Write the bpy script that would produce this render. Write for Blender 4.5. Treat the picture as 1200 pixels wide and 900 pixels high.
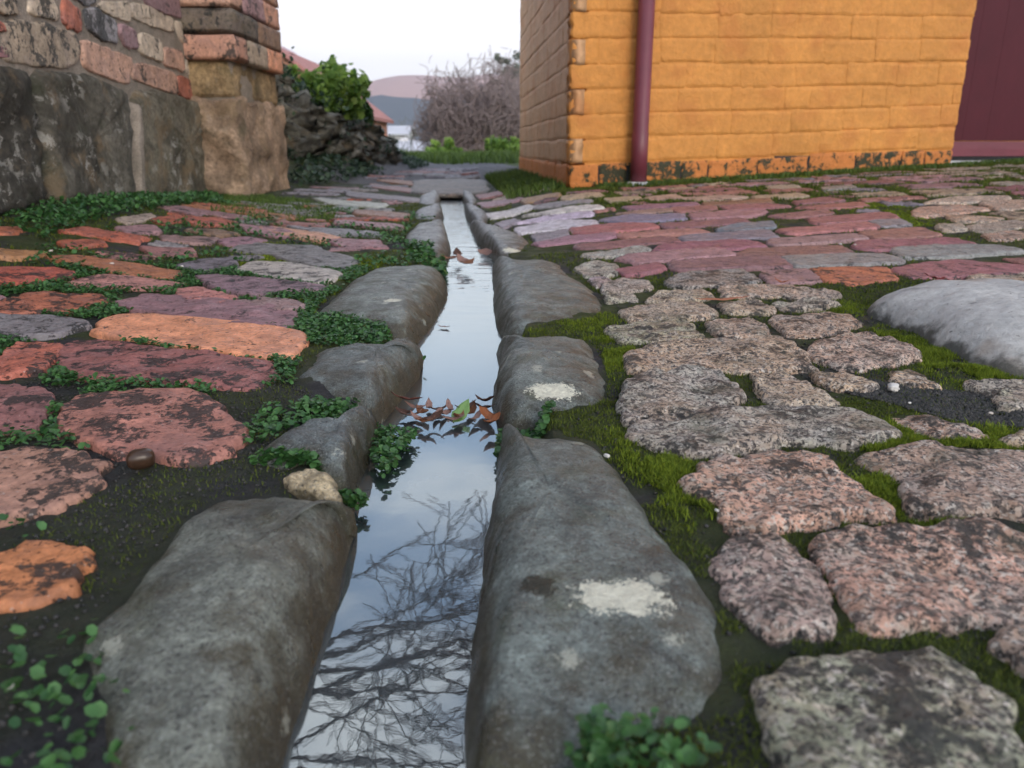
import bpy, math, random
import numpy as np
from mathutils import Vector

for o in list(bpy.data.objects): bpy.data.objects.remove(o)
SC = bpy.context.scene
COL = SC.collection
R = math.radians
rng = np.random.default_rng(7); random.seed(7)

# ------------------------------------------------------------------ camera
CAMZ, F, PITCH = 0.205, 890.0, math.atan(278/890.0)
cd = bpy.data.cameras.new('camera'); cam = bpy.data.objects.new('camera', cd); COL.objects.link(cam)
cam.location = (0, 0, CAMZ); cam.rotation_euler = (math.pi/2 - PITCH, 0, 0)
cd.sensor_width = 36; cd.lens = 36*F/1200; cd.clip_start = 0.01; cd.clip_end = 8000
cd.dof.use_dof = True; cd.dof.focus_distance = 0.72; cd.dof.aperture_fstop = 10.5
SC.camera = cam

# ------------------------------------------------------------------ sky, sun, exposure
SUN_AZ, SUN_EL = R(152), R(20)          # azimuth clockwise from +Y: behind the camera, to the right
world = bpy.data.worlds.new('World'); SC.world = world; world.use_nodes = True
wt = world.node_tree; wt.nodes.clear()
def wn(t, **k):
    n = wt.nodes.new(t)
    for a, b in k.items(): setattr(n, a, b)
    return n
sky = wn('ShaderNodeTexSky', sky_type='NISHITA', sun_disc=False, sun_elevation=SUN_EL, sun_rotation=SUN_AZ,
         altitude=50, air_density=1.0, dust_density=1.6, ozone_density=1.5)
tc = wn('ShaderNodeTexCoord'); sep = wn('ShaderNodeSeparateXYZ'); wt.links.new(tc.outputs['Generated'], sep.inputs[0])
mp = wn('ShaderNodeMapping'); mp.inputs['Scale'].default_value = (1.0, 1.0, 3.2); wt.links.new(tc.outputs['Generated'], mp.inputs[0])
cn = wn('ShaderNodeTexNoise'); cn.inputs['Scale'].default_value = 2.1; cn.inputs['Detail'].default_value = 5; cn.inputs['Roughness'].default_value = 0.52
wt.links.new(mp.outputs[0], cn.inputs['Vector'])
cr = wn('ShaderNodeMapRange', interpolation_type='SMOOTHSTEP'); cr.inputs[1].default_value = 0.45; cr.inputs[2].default_value = 0.68; cr.inputs[3].default_value = 0.10; cr.inputs[4].default_value = 0.85
wt.links.new(cn.outputs['Fac'], cr.inputs[0])
hz = wn('ShaderNodeMapRange', interpolation_type='SMOOTHSTEP'); hz.inputs[1].default_value = 0.16; hz.inputs[2].default_value = 0.40; hz.inputs[3].default_value = 0.95; hz.inputs[4].default_value = 0.0
wt.links.new(sep.outputs[2], hz.inputs[0])
mx = wn('ShaderNodeMath', operation='MAXIMUM'); wt.links.new(cr.outputs[0], mx.inputs[0]); wt.links.new(hz.outputs[0], mx.inputs[1])
mixc = wn('ShaderNodeMix', data_type='RGBA'); wt.links.new(mx.outputs[0], mixc.inputs[0])
wt.links.new(sky.outputs[0], mixc.inputs[6]); mixc.inputs[7].default_value = (6.9, 6.65, 6.7, 1)   # thin high cloud, lit from below the horizon side
bg = wn('ShaderNodeBackground'); bg.inputs[1].default_value = 0.15
wt.links.new(mixc.outputs[2], bg.inputs[0]); wo = wn('ShaderNodeOutputWorld'); wt.links.new(bg.outputs[0], wo.inputs[0])
sl = bpy.data.lights.new('sun', 'SUN'); sl.energy = 0.55; sl.angle = R(28); sl.color = (1.0, 0.90, 0.80)
sun = bpy.data.objects.new('sun', sl); COL.objects.link(sun)
sd = Vector((math.sin(SUN_AZ)*math.cos(SUN_EL), math.cos(SUN_AZ)*math.cos(SUN_EL), math.sin(SUN_EL)))
sun.rotation_euler = (-sd).to_track_quat('-Z', 'Y').to_euler(); sun.location = sd*20
vs = SC.view_settings; vs.view_transform = 'Standard'; vs.look = 'None'; vs.gamma = 1; vs.exposure = 0.98; vs.use_curve_mapping = False
SC.cycles.use_denoising = True
SC.cycles.max_bounces = 6; SC.cycles.diffuse_bounces = 3; SC.cycles.glossy_bounces = 3; SC.cycles.transparent_max_bounces = 6; SC.cycles.volume_bounces = 0
SC.cycles.caustics_reflective = False; SC.cycles.caustics_refractive = False

# ------------------------------------------------------------------ numeric helpers
def sst(a, b, x):
    t = np.clip((np.asarray(x, float)-a)/(b-a), 0, 1); return t*t*(3-2*t)
def _h(ix, iy, iz, s):
    n = (ix*374761393 + iy*668265263 + iz*2147483647 + s*1274126177) & 0xffffffff
    n = ((n ^ (n >> 13))*1274126177) & 0xffffffff
    n = n ^ (n >> 16)
    return (n & 0xffff)/32767.5 - 1.0
def vn(p, s=0):
    p = np.asarray(p, float); f = np.floor(p); i = f.astype(np.int64); t = p-f; t = t*t*(3-2*t)
    out = 0
    for dx in (0, 1):
        wx = t[:, 0] if dx else 1-t[:, 0]
        for dy in (0, 1):
            wy = t[:, 1] if dy else 1-t[:, 1]
            for dz in (0, 1):
                wz = t[:, 2] if dz else 1-t[:, 2]
                out = out + wx*wy*wz*_h(i[:, 0]+dx, i[:, 1]+dy, i[:, 2]+dz, s)
    return out
def fbm(p, scale, oct=4, s=0, gain=0.5):
    p = np.asarray(p, float)*scale; a, r = 1.0, 0
    for k in range(oct):
        r = r + a*vn(p + 17.3*k, s+k); p = p*2.03; a *= gain
    return r
def fbm2(x, y, scale, oct=4, s=0, gain=0.5):
    x = np.asarray(x, float); sh = x.shape
    p = np.stack([x.ravel(), np.broadcast_to(y, sh).ravel(), np.zeros(x.size)], 1)
    return fbm(p, scale, oct, s, gain).reshape(sh)

WATERZ = -0.032
DR_Y = [0.0, 0.24, 0.63, 0.93, 1.72, 2.87, 4.0, 6.0, 12]; DR_X = [-0.054, -0.054, -0.052, -0.068, -0.092, -0.208, -0.32, -0.50, -1.0]
def xd(y): return np.interp(y, DR_Y, DR_X)
def lane_l(y): return -1.12 + 0.03*(np.asarray(y)-4)
def G(x, y):
    """height of the paved surface and the land round it"""
    x = np.asarray(x, float); y = np.asarray(y, float)
    dx = x - xd(y); s = sst(0.8, 2.9, y)
    z = s*(0.045*sst(0.10, 0.45, dx) + 0.043*np.clip(x, 0, 2.6))*(1 - 0.8*sst(5.5, 9, y))
    z = z + 0.07*sst(0.40, 1.05, -dx)*(1 - 0.75*sst(1.9, 3.2, y))*sst(0.3, 1.2, y)
    lb = lane_l(y) - x                                   # >0 on the bank left of the lane
    z = z + sst(3.6, 4.6, y)*(1-sst(8.2, 10.5, y))*(0.20*sst(-0.15, 0.40, lb) + 0.24*sst(0.30, 0.60, lb))
    far = np.clip(y-12.0, 0, None)
    z = z - 9.0*(1-np.exp(-(far/60.0)))*sst(12, 20, y) + 0.04*sst(9.5, 11, y)*(1-sst(12, 14, y))
    return z
def trench(x, y):
    return 0.085*(1-sst(0.046, 0.085, np.abs(x-xd(y))))*(1-sst(4.35, 4.5, y))
CP, SP = math.cos(PITCH), math.sin(PITCH)
def ray(px, py):
    px = np.asarray(px, float); py = np.asarray(py, float)
    a = (px-600)/F; b = (450-py)/F
    return np.stack([a, CP + b*SP, -SP + b*CP], -1)
def at_z(px, py, z):
    d = ray(px, py); t = (np.asarray(z)-CAMZ)/d[..., 2]
    return d*t[..., None] + np.array([0, 0, CAMZ])
def at_ground(px, py, dz=0.0):
    px = np.asarray(px, float); py = np.asarray(py, float); z = np.zeros(px.shape)
    for k in range(25):
        p = at_z(px, py, z); z = 0.6*z + 0.4*(G(p[..., 0], p[..., 1])+dz)
    return at_z(px, py, z)
def at_depth(px, py, D): return ray(px, py)*D + np.array([0, 0, CAMZ])
def at_plane(px, py, P0, n):
    d = ray(px, py); o = np.array([0, 0, CAMZ]); t = ((P0-o)@n)/(d@n); return d*t[..., None] + o

# ------------------------------------------------------------------ object helpers
WL = {}
def link(o, parent=None, loc=(0, 0, 0)):
    COL.objects.link(o); loc = Vector(loc)
    WL[o.name] = loc.copy()
    if parent is not None:
        o.parent = parent; o.location = loc - WL[parent.name]
    else: o.location = loc
    return o
def mesh(name, V, Fc, mat=None, parent=None, smooth=True, color=None, origin=None, world_loc=True):
    V = np.asarray(V, float)
    if origin is None:
        origin = V.mean(0) if world_loc else np.zeros(3)
        if world_loc: origin = np.array([origin[0], origin[1], V[:, 2].min()])
    me = bpy.data.meshes.new(name)
    me.from_pydata((V-np.asarray(origin)).tolist(), [], [list(map(int, f)) for f in Fc])
    if smooth: me.polygons.foreach_set('use_smooth', [True]*len(me.polygons))
    if mat: me.materials.append(mat)
    me.update()
    o = bpy.data.objects.new(name, me); link(o, parent, origin)
    if color is not None: o.color = (*color[:3], 1)
    return o
def fastmesh(name, V, T, mat, parent=None, smooth=False):
    """large triangle soup"""
    V = np.asarray(V, np.float32); T = np.asarray(T, np.int32)
    me = bpy.data.meshes.new(name); me.vertices.add(len(V)); me.vertices.foreach_set('co', V.ravel())
    me.loops.add(T.size); me.loops.foreach_set('vertex_index', T.ravel())
    me.polygons.add(len(T)); k = T.shape[1]
    me.polygons.foreach_set('loop_start', np.arange(0, T.size, k, dtype=np.int32))
    me.polygons.foreach_set('loop_total', np.full(len(T), k, np.int32))
    if smooth: me.polygons.foreach_set('use_smooth', np.ones(len(T), bool))
    me.materials.append(mat); me.update(calc_edges=True); me.validate()
    o = bpy.data.objects.new(name, me); return link(o, parent)
def empty(name, loc): 
    o = bpy.data.objects.new(name, None); o.empty_display_size = 0.05; return link(o, None, loc)
def tag(o, label=None, cat=None, group=None, kind=None):
    if label: o['label'] = label
    if cat: o['category'] = cat
    if group: o['group'] = group
    if kind: o['kind'] = kind
    return o

# ------------------------------------------------------------------ material helpers
class NT:
    def __init__(s, name):
        s.m = bpy.data.materials.new(name); s.m.use_nodes = True; s.t = s.m.node_tree; s.t.nodes.clear()
        s.out = s.n('ShaderNodeOutputMaterial'); s.b = s.n('ShaderNodeBsdfPrincipled'); s.l(s.b.outputs[0], s.out.inputs[0])
        s.pos = s.n('ShaderNodeNewGeometry').outputs['Position']
    def n(s, t, **k):
        x = s.t.nodes.new(t)
        for a, b in k.items(): setattr(x, a, b)
        return x
    def l(s, a, b): s.t.links.new(a, b)
    def put(s, sock, v):
        if hasattr(v, 'links') or isinstance(v, bpy.types.NodeSocket): s.l(v, sock)
        elif isinstance(v, (tuple, list)) and len(v) == 3 and sock.type == 'RGBA': sock.default_value = (*v, 1)
        else: sock.default_value = v
    def noise(s, scale, detail=4, rough=0.55, dist=0.0, vec=None, off=0.0):
        x = s.n('ShaderNodeTexNoise'); x.inputs['Scale'].default_value = scale; x.inputs['Detail'].default_value = detail
        x.inputs['Roughness'].default_value = rough; x.inputs['Distortion'].default_value = dist
        v = vec or s.pos
        if off:
            a = s.n('ShaderNodeVectorMath', operation='ADD'); s.l(v, a.inputs[0]); a.inputs[1].default_value = (off, off*1.7, off*0.6); v = a.outputs[0]
        s.l(v, x.inputs['Vector']); return x.outputs['Fac']
    def voro(s, scale, out='Color', feature='F1', vec=None):
        x = s.n('ShaderNodeTexVoronoi', feature=feature); x.inputs['Scale'].default_value = scale; s.l(vec or s.pos, x.inputs['Vector']); return x.outputs[out]
    def rng(s, v, a, b, c=0.0, d=1.0, smooth=True):
        x = s.n('ShaderNodeMapRange', interpolation_type='SMOOTHSTEP' if smooth else 'LINEAR'); s.put(x.inputs[0], v)
        for i, q in enumerate((a, b, c, d)): s.put(x.inputs[i+1], q)
        return x.outputs[0]
    def math(s, op, a, b=0.0):
        x = s.n('ShaderNodeMath', operation=op); s.put(x.inputs[0], a); s.put(x.inputs[1], b); return x.outputs[0]
    def mix(s, f, a, b, mode='MIX'):
        x = s.n('ShaderNodeMix', data_type='RGBA', blend_type=mode); s.put(x.inputs[0], f); s.put(x.inputs[6], a); s.put(x.inputs[7], b); return x.outputs[2]
    def val(s, v): return s.n('ShaderNodeValue')
    def ocol(s): return s.n('ShaderNodeObjectInfo').outputs['Color']
    def attr(s, name, out='Vector', typ='OBJECT'):
        return s.n('ShaderNodeAttribute', attribute_type=typ, attribute_name=name).outputs[out]
    def bump(s, h, dist=0.002, strength=1.0, prev=None):
        x = s.n('ShaderNodeBump'); s.put(x.inputs['Height'], h); x.inputs['Distance'].default_value = dist; x.inputs['Strength'].default_value = strength
        if prev: s.l(prev, x.inputs['Normal'])
        return x.outputs[0]
    def punch(s, col, g=1.35, k=1.45, sat=1.0, hue=0.5):
        x = s.n('ShaderNodeGamma'); s.put(x.inputs[0], col); x.inputs[1].default_value = g
        h = s.n('ShaderNodeHueSaturation'); h.inputs['Saturation'].default_value = sat; h.inputs['Hue'].default_value = hue; s.l(x.outputs[0], h.inputs['Color'])
        return s.mix(1.0, h.outputs[0], (k, k, k), 'MULTIPLY')
    def fin(s, col, rough=0.8, normal=None, spec=0.4, **kw):
        s.put(s.b.inputs['Base Color'], col); s.put(s.b.inputs['Roughness'], rough); s.put(s.b.inputs['Specular IOR Level'], spec)
        if normal: s.l(normal, s.b.inputs['Normal'])
        for k, v in kw.items(): s.put(s.b.inputs[k], v)
        return s.m

def vary(t, col, amt, scale, off=0.0):
    f = t.noise(scale, 5, 0.6, off=off); g = t.rng(f, 0.25, 0.75, 1-amt, 1+amt, False)
    c = t.n('ShaderNodeCombineColor')
    for i in range(3): t.l(g, c.inputs[i])
    return t.mix(1.0, col, c.outputs[0], 'MULTIPLY')

def mat_brick(name, grime=0.5, scale=1.0, pit=0.0022):
    t = NT(name); c = t.ocol()
    c = vary(t, c, 0.30, 55*scale); c = vary(t, c, 0.22, 260*scale, 3.1)
    tint = t.rng(t.noise(28*scale, 4, 0.6, 0.6, off=9.0), 0.45, 0.66, 0, 0.55)
    c = t.mix(tint, c, t.mix(0.5, c, (0.16, 0.13, 0.15)))
    big = t.math('ADD', t.math('MULTIPLY', t.noise(30*scale, 6, 0.65, 0.3, off=5.5), 0.60), t.math('MULTIPLY', t.noise(170*scale, 5, 0.7, off=1.5), 0.40))
    g = t.attr('grime', 'Fac'); thr = t.rng(g, 0, 1, 0.61, 0.42, False)
    m = t.rng(big, thr, t.math('ADD', thr, 0.045)); m = t.math('MULTIPLY', m, 0.86)
    c = t.mix(m, c, t.mix(t.noise(130*scale, 3), (0.022, 0.026, 0.030), (0.055, 0.058, 0.055)))
    pits = t.rng(t.noise(210*scale, 4, 0.6, off=2.2), 0.60, 0.68); c = t.mix(t.math('MULTIPLY', pits, 0.7), c, (0.03, 0.028, 0.028))
    pale = t.rng(t.noise(330*scale, 2, 0.5, off=7.7), 0.66, 0.74); c = t.mix(t.math('MULTIPLY', pale, 0.5), c, (0.45, 0.42, 0.40))
    h = t.math('SUBTRACT', t.noise(150*scale, 6, 0.65), t.math('MULTIPLY', pits, 0.5)); h = t.math('SUBTRACT', h, t.math('MULTIPLY', m, 0.25))
    return t.fin(t.punch(c, 1.25 if scale == 1.0 else 1.05, 1.30 if scale == 1.0 else 1.22, 0.95), t.rng(t.noise(70*scale, 3), 0.3, 0.7, 0.38 if scale == 1.0 else 0.6, 0.68 if scale == 1.0 else 0.9), t.bump(h, pit, 0.9), 0.35)

def mat_granite(name):
    t = NT(name); oc = t.ocol()
    warp = t.n('ShaderNodeMix', data_type='VECTOR'); 
    wn_ = t.n('ShaderNodeTexNoise'); wn_.inputs['Scale'].default_value = 160; wn_.inputs['Detail'].default_value = 3; t.l(t.pos, wn_.inputs['Vector'])
    a = t.n('ShaderNodeVectorMath', operation='MULTIPLY_ADD'); t.l(wn_.outputs['Color'], a.inputs[0]); a.inputs[1].default_value = (0.0022,)*3; t.l(t.pos, a.inputs[2])
    cells = t.n('ShaderNodeSeparateColor'); t.l(t.voro(235, vec=a.outputs[0]), cells.inputs[0]); r1 = cells.outputs[0]
    cells2 = t.n('ShaderNodeSeparateColor'); t.l(t.voro(560, vec=a.outputs[0]), cells2.inputs[0]); r2 = cells2.outputs[0]
    c = vary(t, oc, 0.40, 75); c = t.mix(t.rng(t.noise(20, 4, 0.6, 0.3, off=14.0), 0.44, 0.62, 0, 0.45), c, (0.46, 0.27, 0.18)); c = t.mix(t.rng(t.noise(24, 4, 0.6, off=21.0), 0.50, 0.64, 0, 0.55), c, (0.40, 0.37, 0.35))
    c = t.mix(t.rng(r1, 0.55, 0.75, 0, 0.55), c, t.mix(cells.outputs[1], (0.48, 0.37, 0.31), (0.58, 0.53, 0.46)))
    c = t.mix(t.rng(r1, 0.82, 0.86, 0, 0.6), c, (0.055, 0.055, 0.062))
    c = t.mix(t.rng(r2, 0.72, 0.78, 0, 0.55), c, (0.045, 0.045, 0.052))
    c = t.mix(t.rng(r2, 0.08, 0.03, 0, 0.65), c, (0.52, 0.49, 0.45))
    c = t.mix(t.rng(t.noise(330, 4, 0.65, off=3.3), 0.55, 0.62, 0, 0.85), c, (0.035, 0.035, 0.04)); c = t.mix(t.rng(t.noise(270, 4, 0.6, off=6.1), 0.58, 0.64, 0, 0.75), c, (0.62, 0.57, 0.52))
    big = t.math('ADD', t.math('MULTIPLY', t.noise(30, 6, 0.65, 0.3, off=5.5), 0.62), t.math('MULTIPLY', t.noise(190, 5, 0.7, off=1.5), 0.38)); g = t.attr('grime', 'Fac'); thr = t.rng(g, 0, 1, 0.61, 0.42, False)
    m = t.rng(big, thr, t.math('ADD', thr, 0.07)); c = t.mix(t.math('MULTIPLY', m, 0.85), c, t.mix(t.noise(120, 3), (0.025, 0.030, 0.034), (0.06, 0.066, 0.06)))
    gr = t.rng(t.noise(22, 4, off=12.0), 0.56, 0.70, 0, 0.35); c = t.mix(gr, c, (0.05, 0.07, 0.03))
    h = t.math('ADD', t.noise(190, 6, 0.7), t.math('MULTIPLY', r1, 0.35)); h = t.math('SUBTRACT', h, t.math('MULTIPLY', m, 0.3))
    return t.fin(t.punch(c, 1.40, 1.60, 0.78, 0.514), t.rng(t.noise(80, 3), 0.3, 0.7, 0.34, 0.62), t.bump(h, 0.0045, 1.0), 0.5)

def mat_kerb():
    t = NT('kerb_stone_rock'); c = t.ocol()
    c = vary(t, c, 0.50, 24); c = vary(t, c, 0.38, 130, 4.0); c = vary(t, c, 0.40, 520, 6.0)
    sp = t.n('ShaderNodeSeparateXYZ'); t.l(t.pos, sp.inputs[0]); z = sp.outputs[2]
    zz = t.math('ADD', z, t.rng(t.noise(38, 5, 0.6), 0.2, 0.8, -0.028, 0.028, False))
    alg = t.rng(zz, 0.012, -0.016); c = t.mix(t.math('MULTIPLY', alg, 0.80), c, t.mix(t.noise(90, 4), (0.030, 0.026, 0.014), (0.085, 0.072, 0.038)))
    gm = t.rng(t.noise(17, 5, 0.6, off=3.0), 0.54, 0.70, 0, 0.5); c = t.mix(gm, c, (0.075, 0.082, 0.038))
    br = t.rng(t.noise(11, 4, 0.6, off=8.0), 0.56, 0.72, 0, 0.40); c = t.mix(br, c, (0.12, 0.105, 0.075))
    c = t.mix(t.rng(t.noise(700, 3, 0.7, off=2.5), 0.56, 0.66, 0, 0.5), c, (0.34, 0.36, 0.36))
    dk = t.rng(t.noise(60, 6, 0.7, off=1.0), 0.58, 0.70, 0, 0.55); c = t.mix(dk, c, (0.035, 0.037, 0.038))
    pit = t.rng(t.noise(480, 4, 0.7), 0.56, 0.63, 0, 0.8); c = t.mix(pit, c, (0.03, 0.03, 0.03))
    for an, col, dist in (('lichen', (0.50, 0.50, 0.43), 0.020), ('moss_spot', (0.022, 0.026, 0.014), 0.004)):
        v = t.n('ShaderNodeVectorMath', operation='SUBTRACT'); t.l(t.pos, v.inputs[0]); t.l(t.attr(an), v.inputs[1])
        w = t.n('ShaderNodeVectorMath', operation='MULTIPLY'); t.l(v.outputs[0], w.inputs[0]); t.l(t.attr(an+'_size'), w.inputs[1])
        ln = t.n('ShaderNodeVectorMath', operation='LENGTH'); t.l(w.outputs[0], ln.inputs[0])
        d = t.math('ADD', ln.outputs['Value'], t.math('ADD', t.rng(t.noise(120, 6, 0.75, off=2.0), 0.25, 0.75, -0.55, 0.55, False), t.rng(t.noise(600, 3, 0.7), 0.3, 0.7, -0.3, 0.3, False)))
        c = t.mix(t.rng(d, 1.02, 0.92, 0, 0.92), c, vary(t, col, 0.25, 240))
    vc = t.n('ShaderNodeTexVoronoi'); vc.inputs['Scale'].default_value = 42; t.l(t.pos, vc.inputs['Vector']); cs_ = t.n('ShaderNodeSeparateColor'); t.l(vc.outputs['Color'], cs_.inputs[0])
    dd = t.math('ADD', vc.outputs['Distance'], t.rng(t.noise(330, 5, 0.75), 0.25, 0.75, -0.22, 0.22, False)); sp_ = t.math('MULTIPLY', t.rng(dd, 0.24, 0.16), t.rng(cs_.outputs[0], 0.80, 0.86))
    c = t.mix(t.math('MULTIPLY', sp_, 0.6), c, (0.40, 0.41, 0.36))
    h = t.math('ADD', t.noise(60, 5, 0.6), t.math('MULTIPLY', t.noise(420, 5, 0.7), 0.55))
    return t.fin(t.punch(c, 1.35, 1.75), t.rng(t.noise(50, 4), 0.3, 0.7, 0.26, 0.50), t.bump(h, 0.0030, 1.0), 0.55)

def mat_simple(name, col, amt=0.25, scale=40, rough=0.7, bump=0.0, bscale=200, spec=0.3, usecol=False, island=False, **kw):
    t = NT(name); c = t.ocol() if usecol else col
    if amt: c = vary(t, c, amt, scale)
    if island:
        r = t.n('ShaderNodeNewGeometry').outputs['Random Per Island']
        c = t.mix(r, t.mix(1.0, c, (0.55, 0.6, 0.55), 'MULTIPLY'), t.mix(1.0, c, (1.5, 1.4, 1.25), 'MULTIPLY'))
    return t.fin(c, rough, t.bump(t.noise(bscale, 5, 0.6), bump, 1.0) if bump else None, spec, **kw)

M = {}
M['brick'] = mat_brick('worn_clay_brick'); M['granite'] = mat_granite('speckled_stone'); M['kerb'] = mat_kerb()
M['wallbrick'] = mat_brick('old_wall_brick', scale=0.45, pit=0.004)

def mat_soil():
    t = NT('damp_soil_and_moss')
    c = t.mix(t.noise(140, 5, 0.65), (0.012, 0.0135, 0.016), (0.062, 0.064, 0.070))
    c = t.mix(t.math('MULTIPLY', t.rng(t.noise(9, 4, 0.6, off=2.0), 0.36, 0.56, 0, 0.9), t.attr('mossy', 'Fac', 'GEOMETRY')), c, t.mix(t.noise(120, 6, 0.75), (0.012, 0.022, 0.006), (0.075, 0.10, 0.022)))
    grit = t.rng(t.voro(260, 'Distance'), 0.16, 0.10); c = t.mix(t.math('MULTIPLY', grit, 0.35), c, (0.13, 0.12, 0.115))
    h = t.math('ADD', t.noise(120, 7, 0.7), t.math('MULTIPLY', t.noise(500, 4, 0.7), 0.5))
    return t.fin(c, t.rng(t.noise(30, 3), 0.35, 0.65, 0.55, 0.95), t.bump(h, 0.006, 1.0), 0.3)
M['soil'] = mat_soil()
def mat_ground():
    t = NT('gravel_lane_and_grass')
    rd = t.attr('road', 'Fac', 'GEOMETRY'); rd = t.rng(t.math('ADD', rd, t.rng(t.noise(3.5, 5), 0.2, 0.8, -0.3, 0.3, False)), 0.35, 0.65)
    g = t.mix(t.noise(14, 6, 0.7), (0.030, 0.055, 0.012), (0.10, 0.135, 0.035))
    s = t.mix(t.noise(26, 6, 0.7), (0.085, 0.09, 0.10), (0.22, 0.22, 0.235))
    return t.fin(t.mix(rd, g, s), 0.8, t.bump(t.noise(30, 7, 0.7), 0.03, 1.0), 0.3)
M['ground'] = mat_ground()
def mat_water():
    t = NT('gutter_water'); 
    big = t.noise(9, 3, 0.5); fine = t.noise(75, 3, 0.5, off=4.0)
    vv = t.n('ShaderNodeVectorMath', operation='MULTIPLY'); t.l(t.pos, vv.inputs[0]); vv.inputs[1].default_value = (0.5, 1.0, 1.0)
    rp = t.noise(34, 2, 0.5, vec=vv.outputs[0], off=1.0)
    n = t.bump(t.math('ADD', t.math('MULTIPLY', big, 0.4), t.math('MULTIPLY', fine, 0.10)), 0.003, 0.12)
    sp = t.n('ShaderNodeSeparateXYZ'); t.l(t.pos, sp.inputs[0])
    k = t.rng(sp.outputs[1], 0.85, 1.3); n2 = t.n('ShaderNodeBump'); t.l(rp, n2.inputs['Height']); n2.inputs['Distance'].default_value = 0.004; t.l(t.math('MULTIPLY', k, 0.35), n2.inputs['Strength']); t.l(n, n2.inputs['Normal'])
    t.fin(t.mix(t.noise(20, 4), (0.012, 0.017, 0.020), (0.030, 0.042, 0.048)), 0.3, n2.outputs[0], 0.5)
    gl = t.n('ShaderNodeBsdfGlossy'); gl.inputs['Roughness'].default_value = 0.015; gl.inputs[0].default_value = (0.84, 0.95, 0.97, 1); t.l(n2.outputs[0], gl.inputs['Normal'])
    fr = t.n('ShaderNodeFresnel'); fr.inputs[0].default_value = 2.8; t.l(n2.outputs[0], fr.inputs[1])
    ms = t.n('ShaderNodeMixShader'); t.l(t.rng(fr.outputs[0], 0, 1, 0.06, 1.0, False), ms.inputs[0]); t.l(t.b.outputs[0], ms.inputs[1]); t.l(gl.outputs[0], ms.inputs[2]); t.l(ms.outputs[0], t.out.inputs[0])
    return t.m
M['water'] = mat_water()
def mat_leaf(name, col, rough=0.45, trans=0.25, island=True, amt=0.25, scale=60):
    t = NT(name); c = vary(t, col, amt, scale) if col else t.ocol()
    if island:
        r = t.n('ShaderNodeNewGeometry').outputs['Random Per Island']
        c = t.mix(r, t.mix(1.0, c, (0.5, 0.6, 0.6), 'MULTIPLY'), t.mix(1.0, c, (1.55, 1.4, 1.2), 'MULTIPLY'))
    t.fin(c, rough, None, 0.45)
    tr = t.n('ShaderNodeBsdfTranslucent'); t.put(tr.inputs[0], c); ms = t.n('ShaderNodeMixShader'); ms.inputs[0].default_value = trans
    t.l(t.b.outputs[0], ms.inputs[1]); t.l(tr.outputs[0], ms.inputs[2]); t.l(ms.outputs[0], t.out.inputs[0])
    return t.m
M['clover'] = mat_leaf('ground_cover_leaf', (0.055, 0.15, 0.050), 0.35)
M['moss'] = mat_leaf('moss_blade', (0.085, 0.120, 0.018), 0.9, 0.3)
M['moss_bright'] = mat_leaf('bright_moss_blade', (0.15, 0.215, 0.018), 0.9, 0.3)
M['weed'] = mat_leaf('bank_weed_leaf', (0.045, 0.085, 0.055), 0.5)
M['bush'] = mat_leaf('bush_leaf', (0.22, 0.36, 0.09), 0.5, 0.45)
M['grass'] = mat_leaf('grass_blade', (0.085, 0.15, 0.030), 0.6)
M['drygum'] = mat_leaf('gum_leaf', (0.17, 0.20, 0.17), 0.6)
M['deadleaf'] = mat_leaf('fallen_leaf', None, 0.55, 0.15, island=False)
M['bark'] = mat_simple('bare_branch_bark', (0.032, 0.028, 0.026), 0.3, 8, 0.85)
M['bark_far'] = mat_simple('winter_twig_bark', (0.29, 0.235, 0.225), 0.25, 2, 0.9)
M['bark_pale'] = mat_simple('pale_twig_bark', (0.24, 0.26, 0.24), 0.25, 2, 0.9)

# ------------------------------------------------------------------ stone builders
def resample(pts, N, chaikin=2, jit=0.0, seed=0, w0=0.13):
    P = np.asarray(pts, float)
    a = 0.5*np.sum(P[:, 0]*np.roll(P[:, 1], -1) - np.roll(P[:, 0], -1)*P[:, 1])
    if a < 0: P = P[::-1]
    for k in range(chaikin):
        Q = np.roll(P, -1, 0); w = w0 if k == 0 else 0.25
        P = np.stack([P*(1-w)+Q*w, P*w+Q*(1-w)], 1).reshape(-1, P.shape[1])
    Q = np.vstack([P, P[:1]]); L = np.r_[0, np.cumsum(np.linalg.norm(np.diff(Q[:, :2], axis=0), axis=1))]
    s = np.linspace(0, L[-1], N, endpoint=False)
    out = np.stack([np.interp(s, L, Q[:, i]) for i in range(P.shape[1])], 1)
    if jit:
        c = out[:, :2].mean(0); d = out[:, :2]-c
        r = np.linalg.norm(d, axis=1)[:, None]
        n = (fbm2(out[:, 0], out[:, 1], 50, 2, seed) + 0.6*fbm2(out[:, 0], out[:, 1], 170, 2, seed+9))[:, None]
        out[:, :2] = out[:, :2] + d/np.maximum(r, 1e-6)*n*jit
    return out
STONES = []      # world outlines of everything that covers the bed
def rings_mesh(rings):
    n = rings[1].shape[0]; V = [rings[0].reshape(1, 3)] + [r for r in rings[1:]]; V = np.vstack(V); Fc = []
    for i in range(n): Fc.append((0, 1+i, 1+(i+1) % n))
    for k in range(len(rings)-2):
        a = 1+k*n; b = a+n
        for i in range(n):
            j = (i+1) % n; Fc.append((a+i, b+i, b+j, a+j))
    return V, Fc
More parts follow.
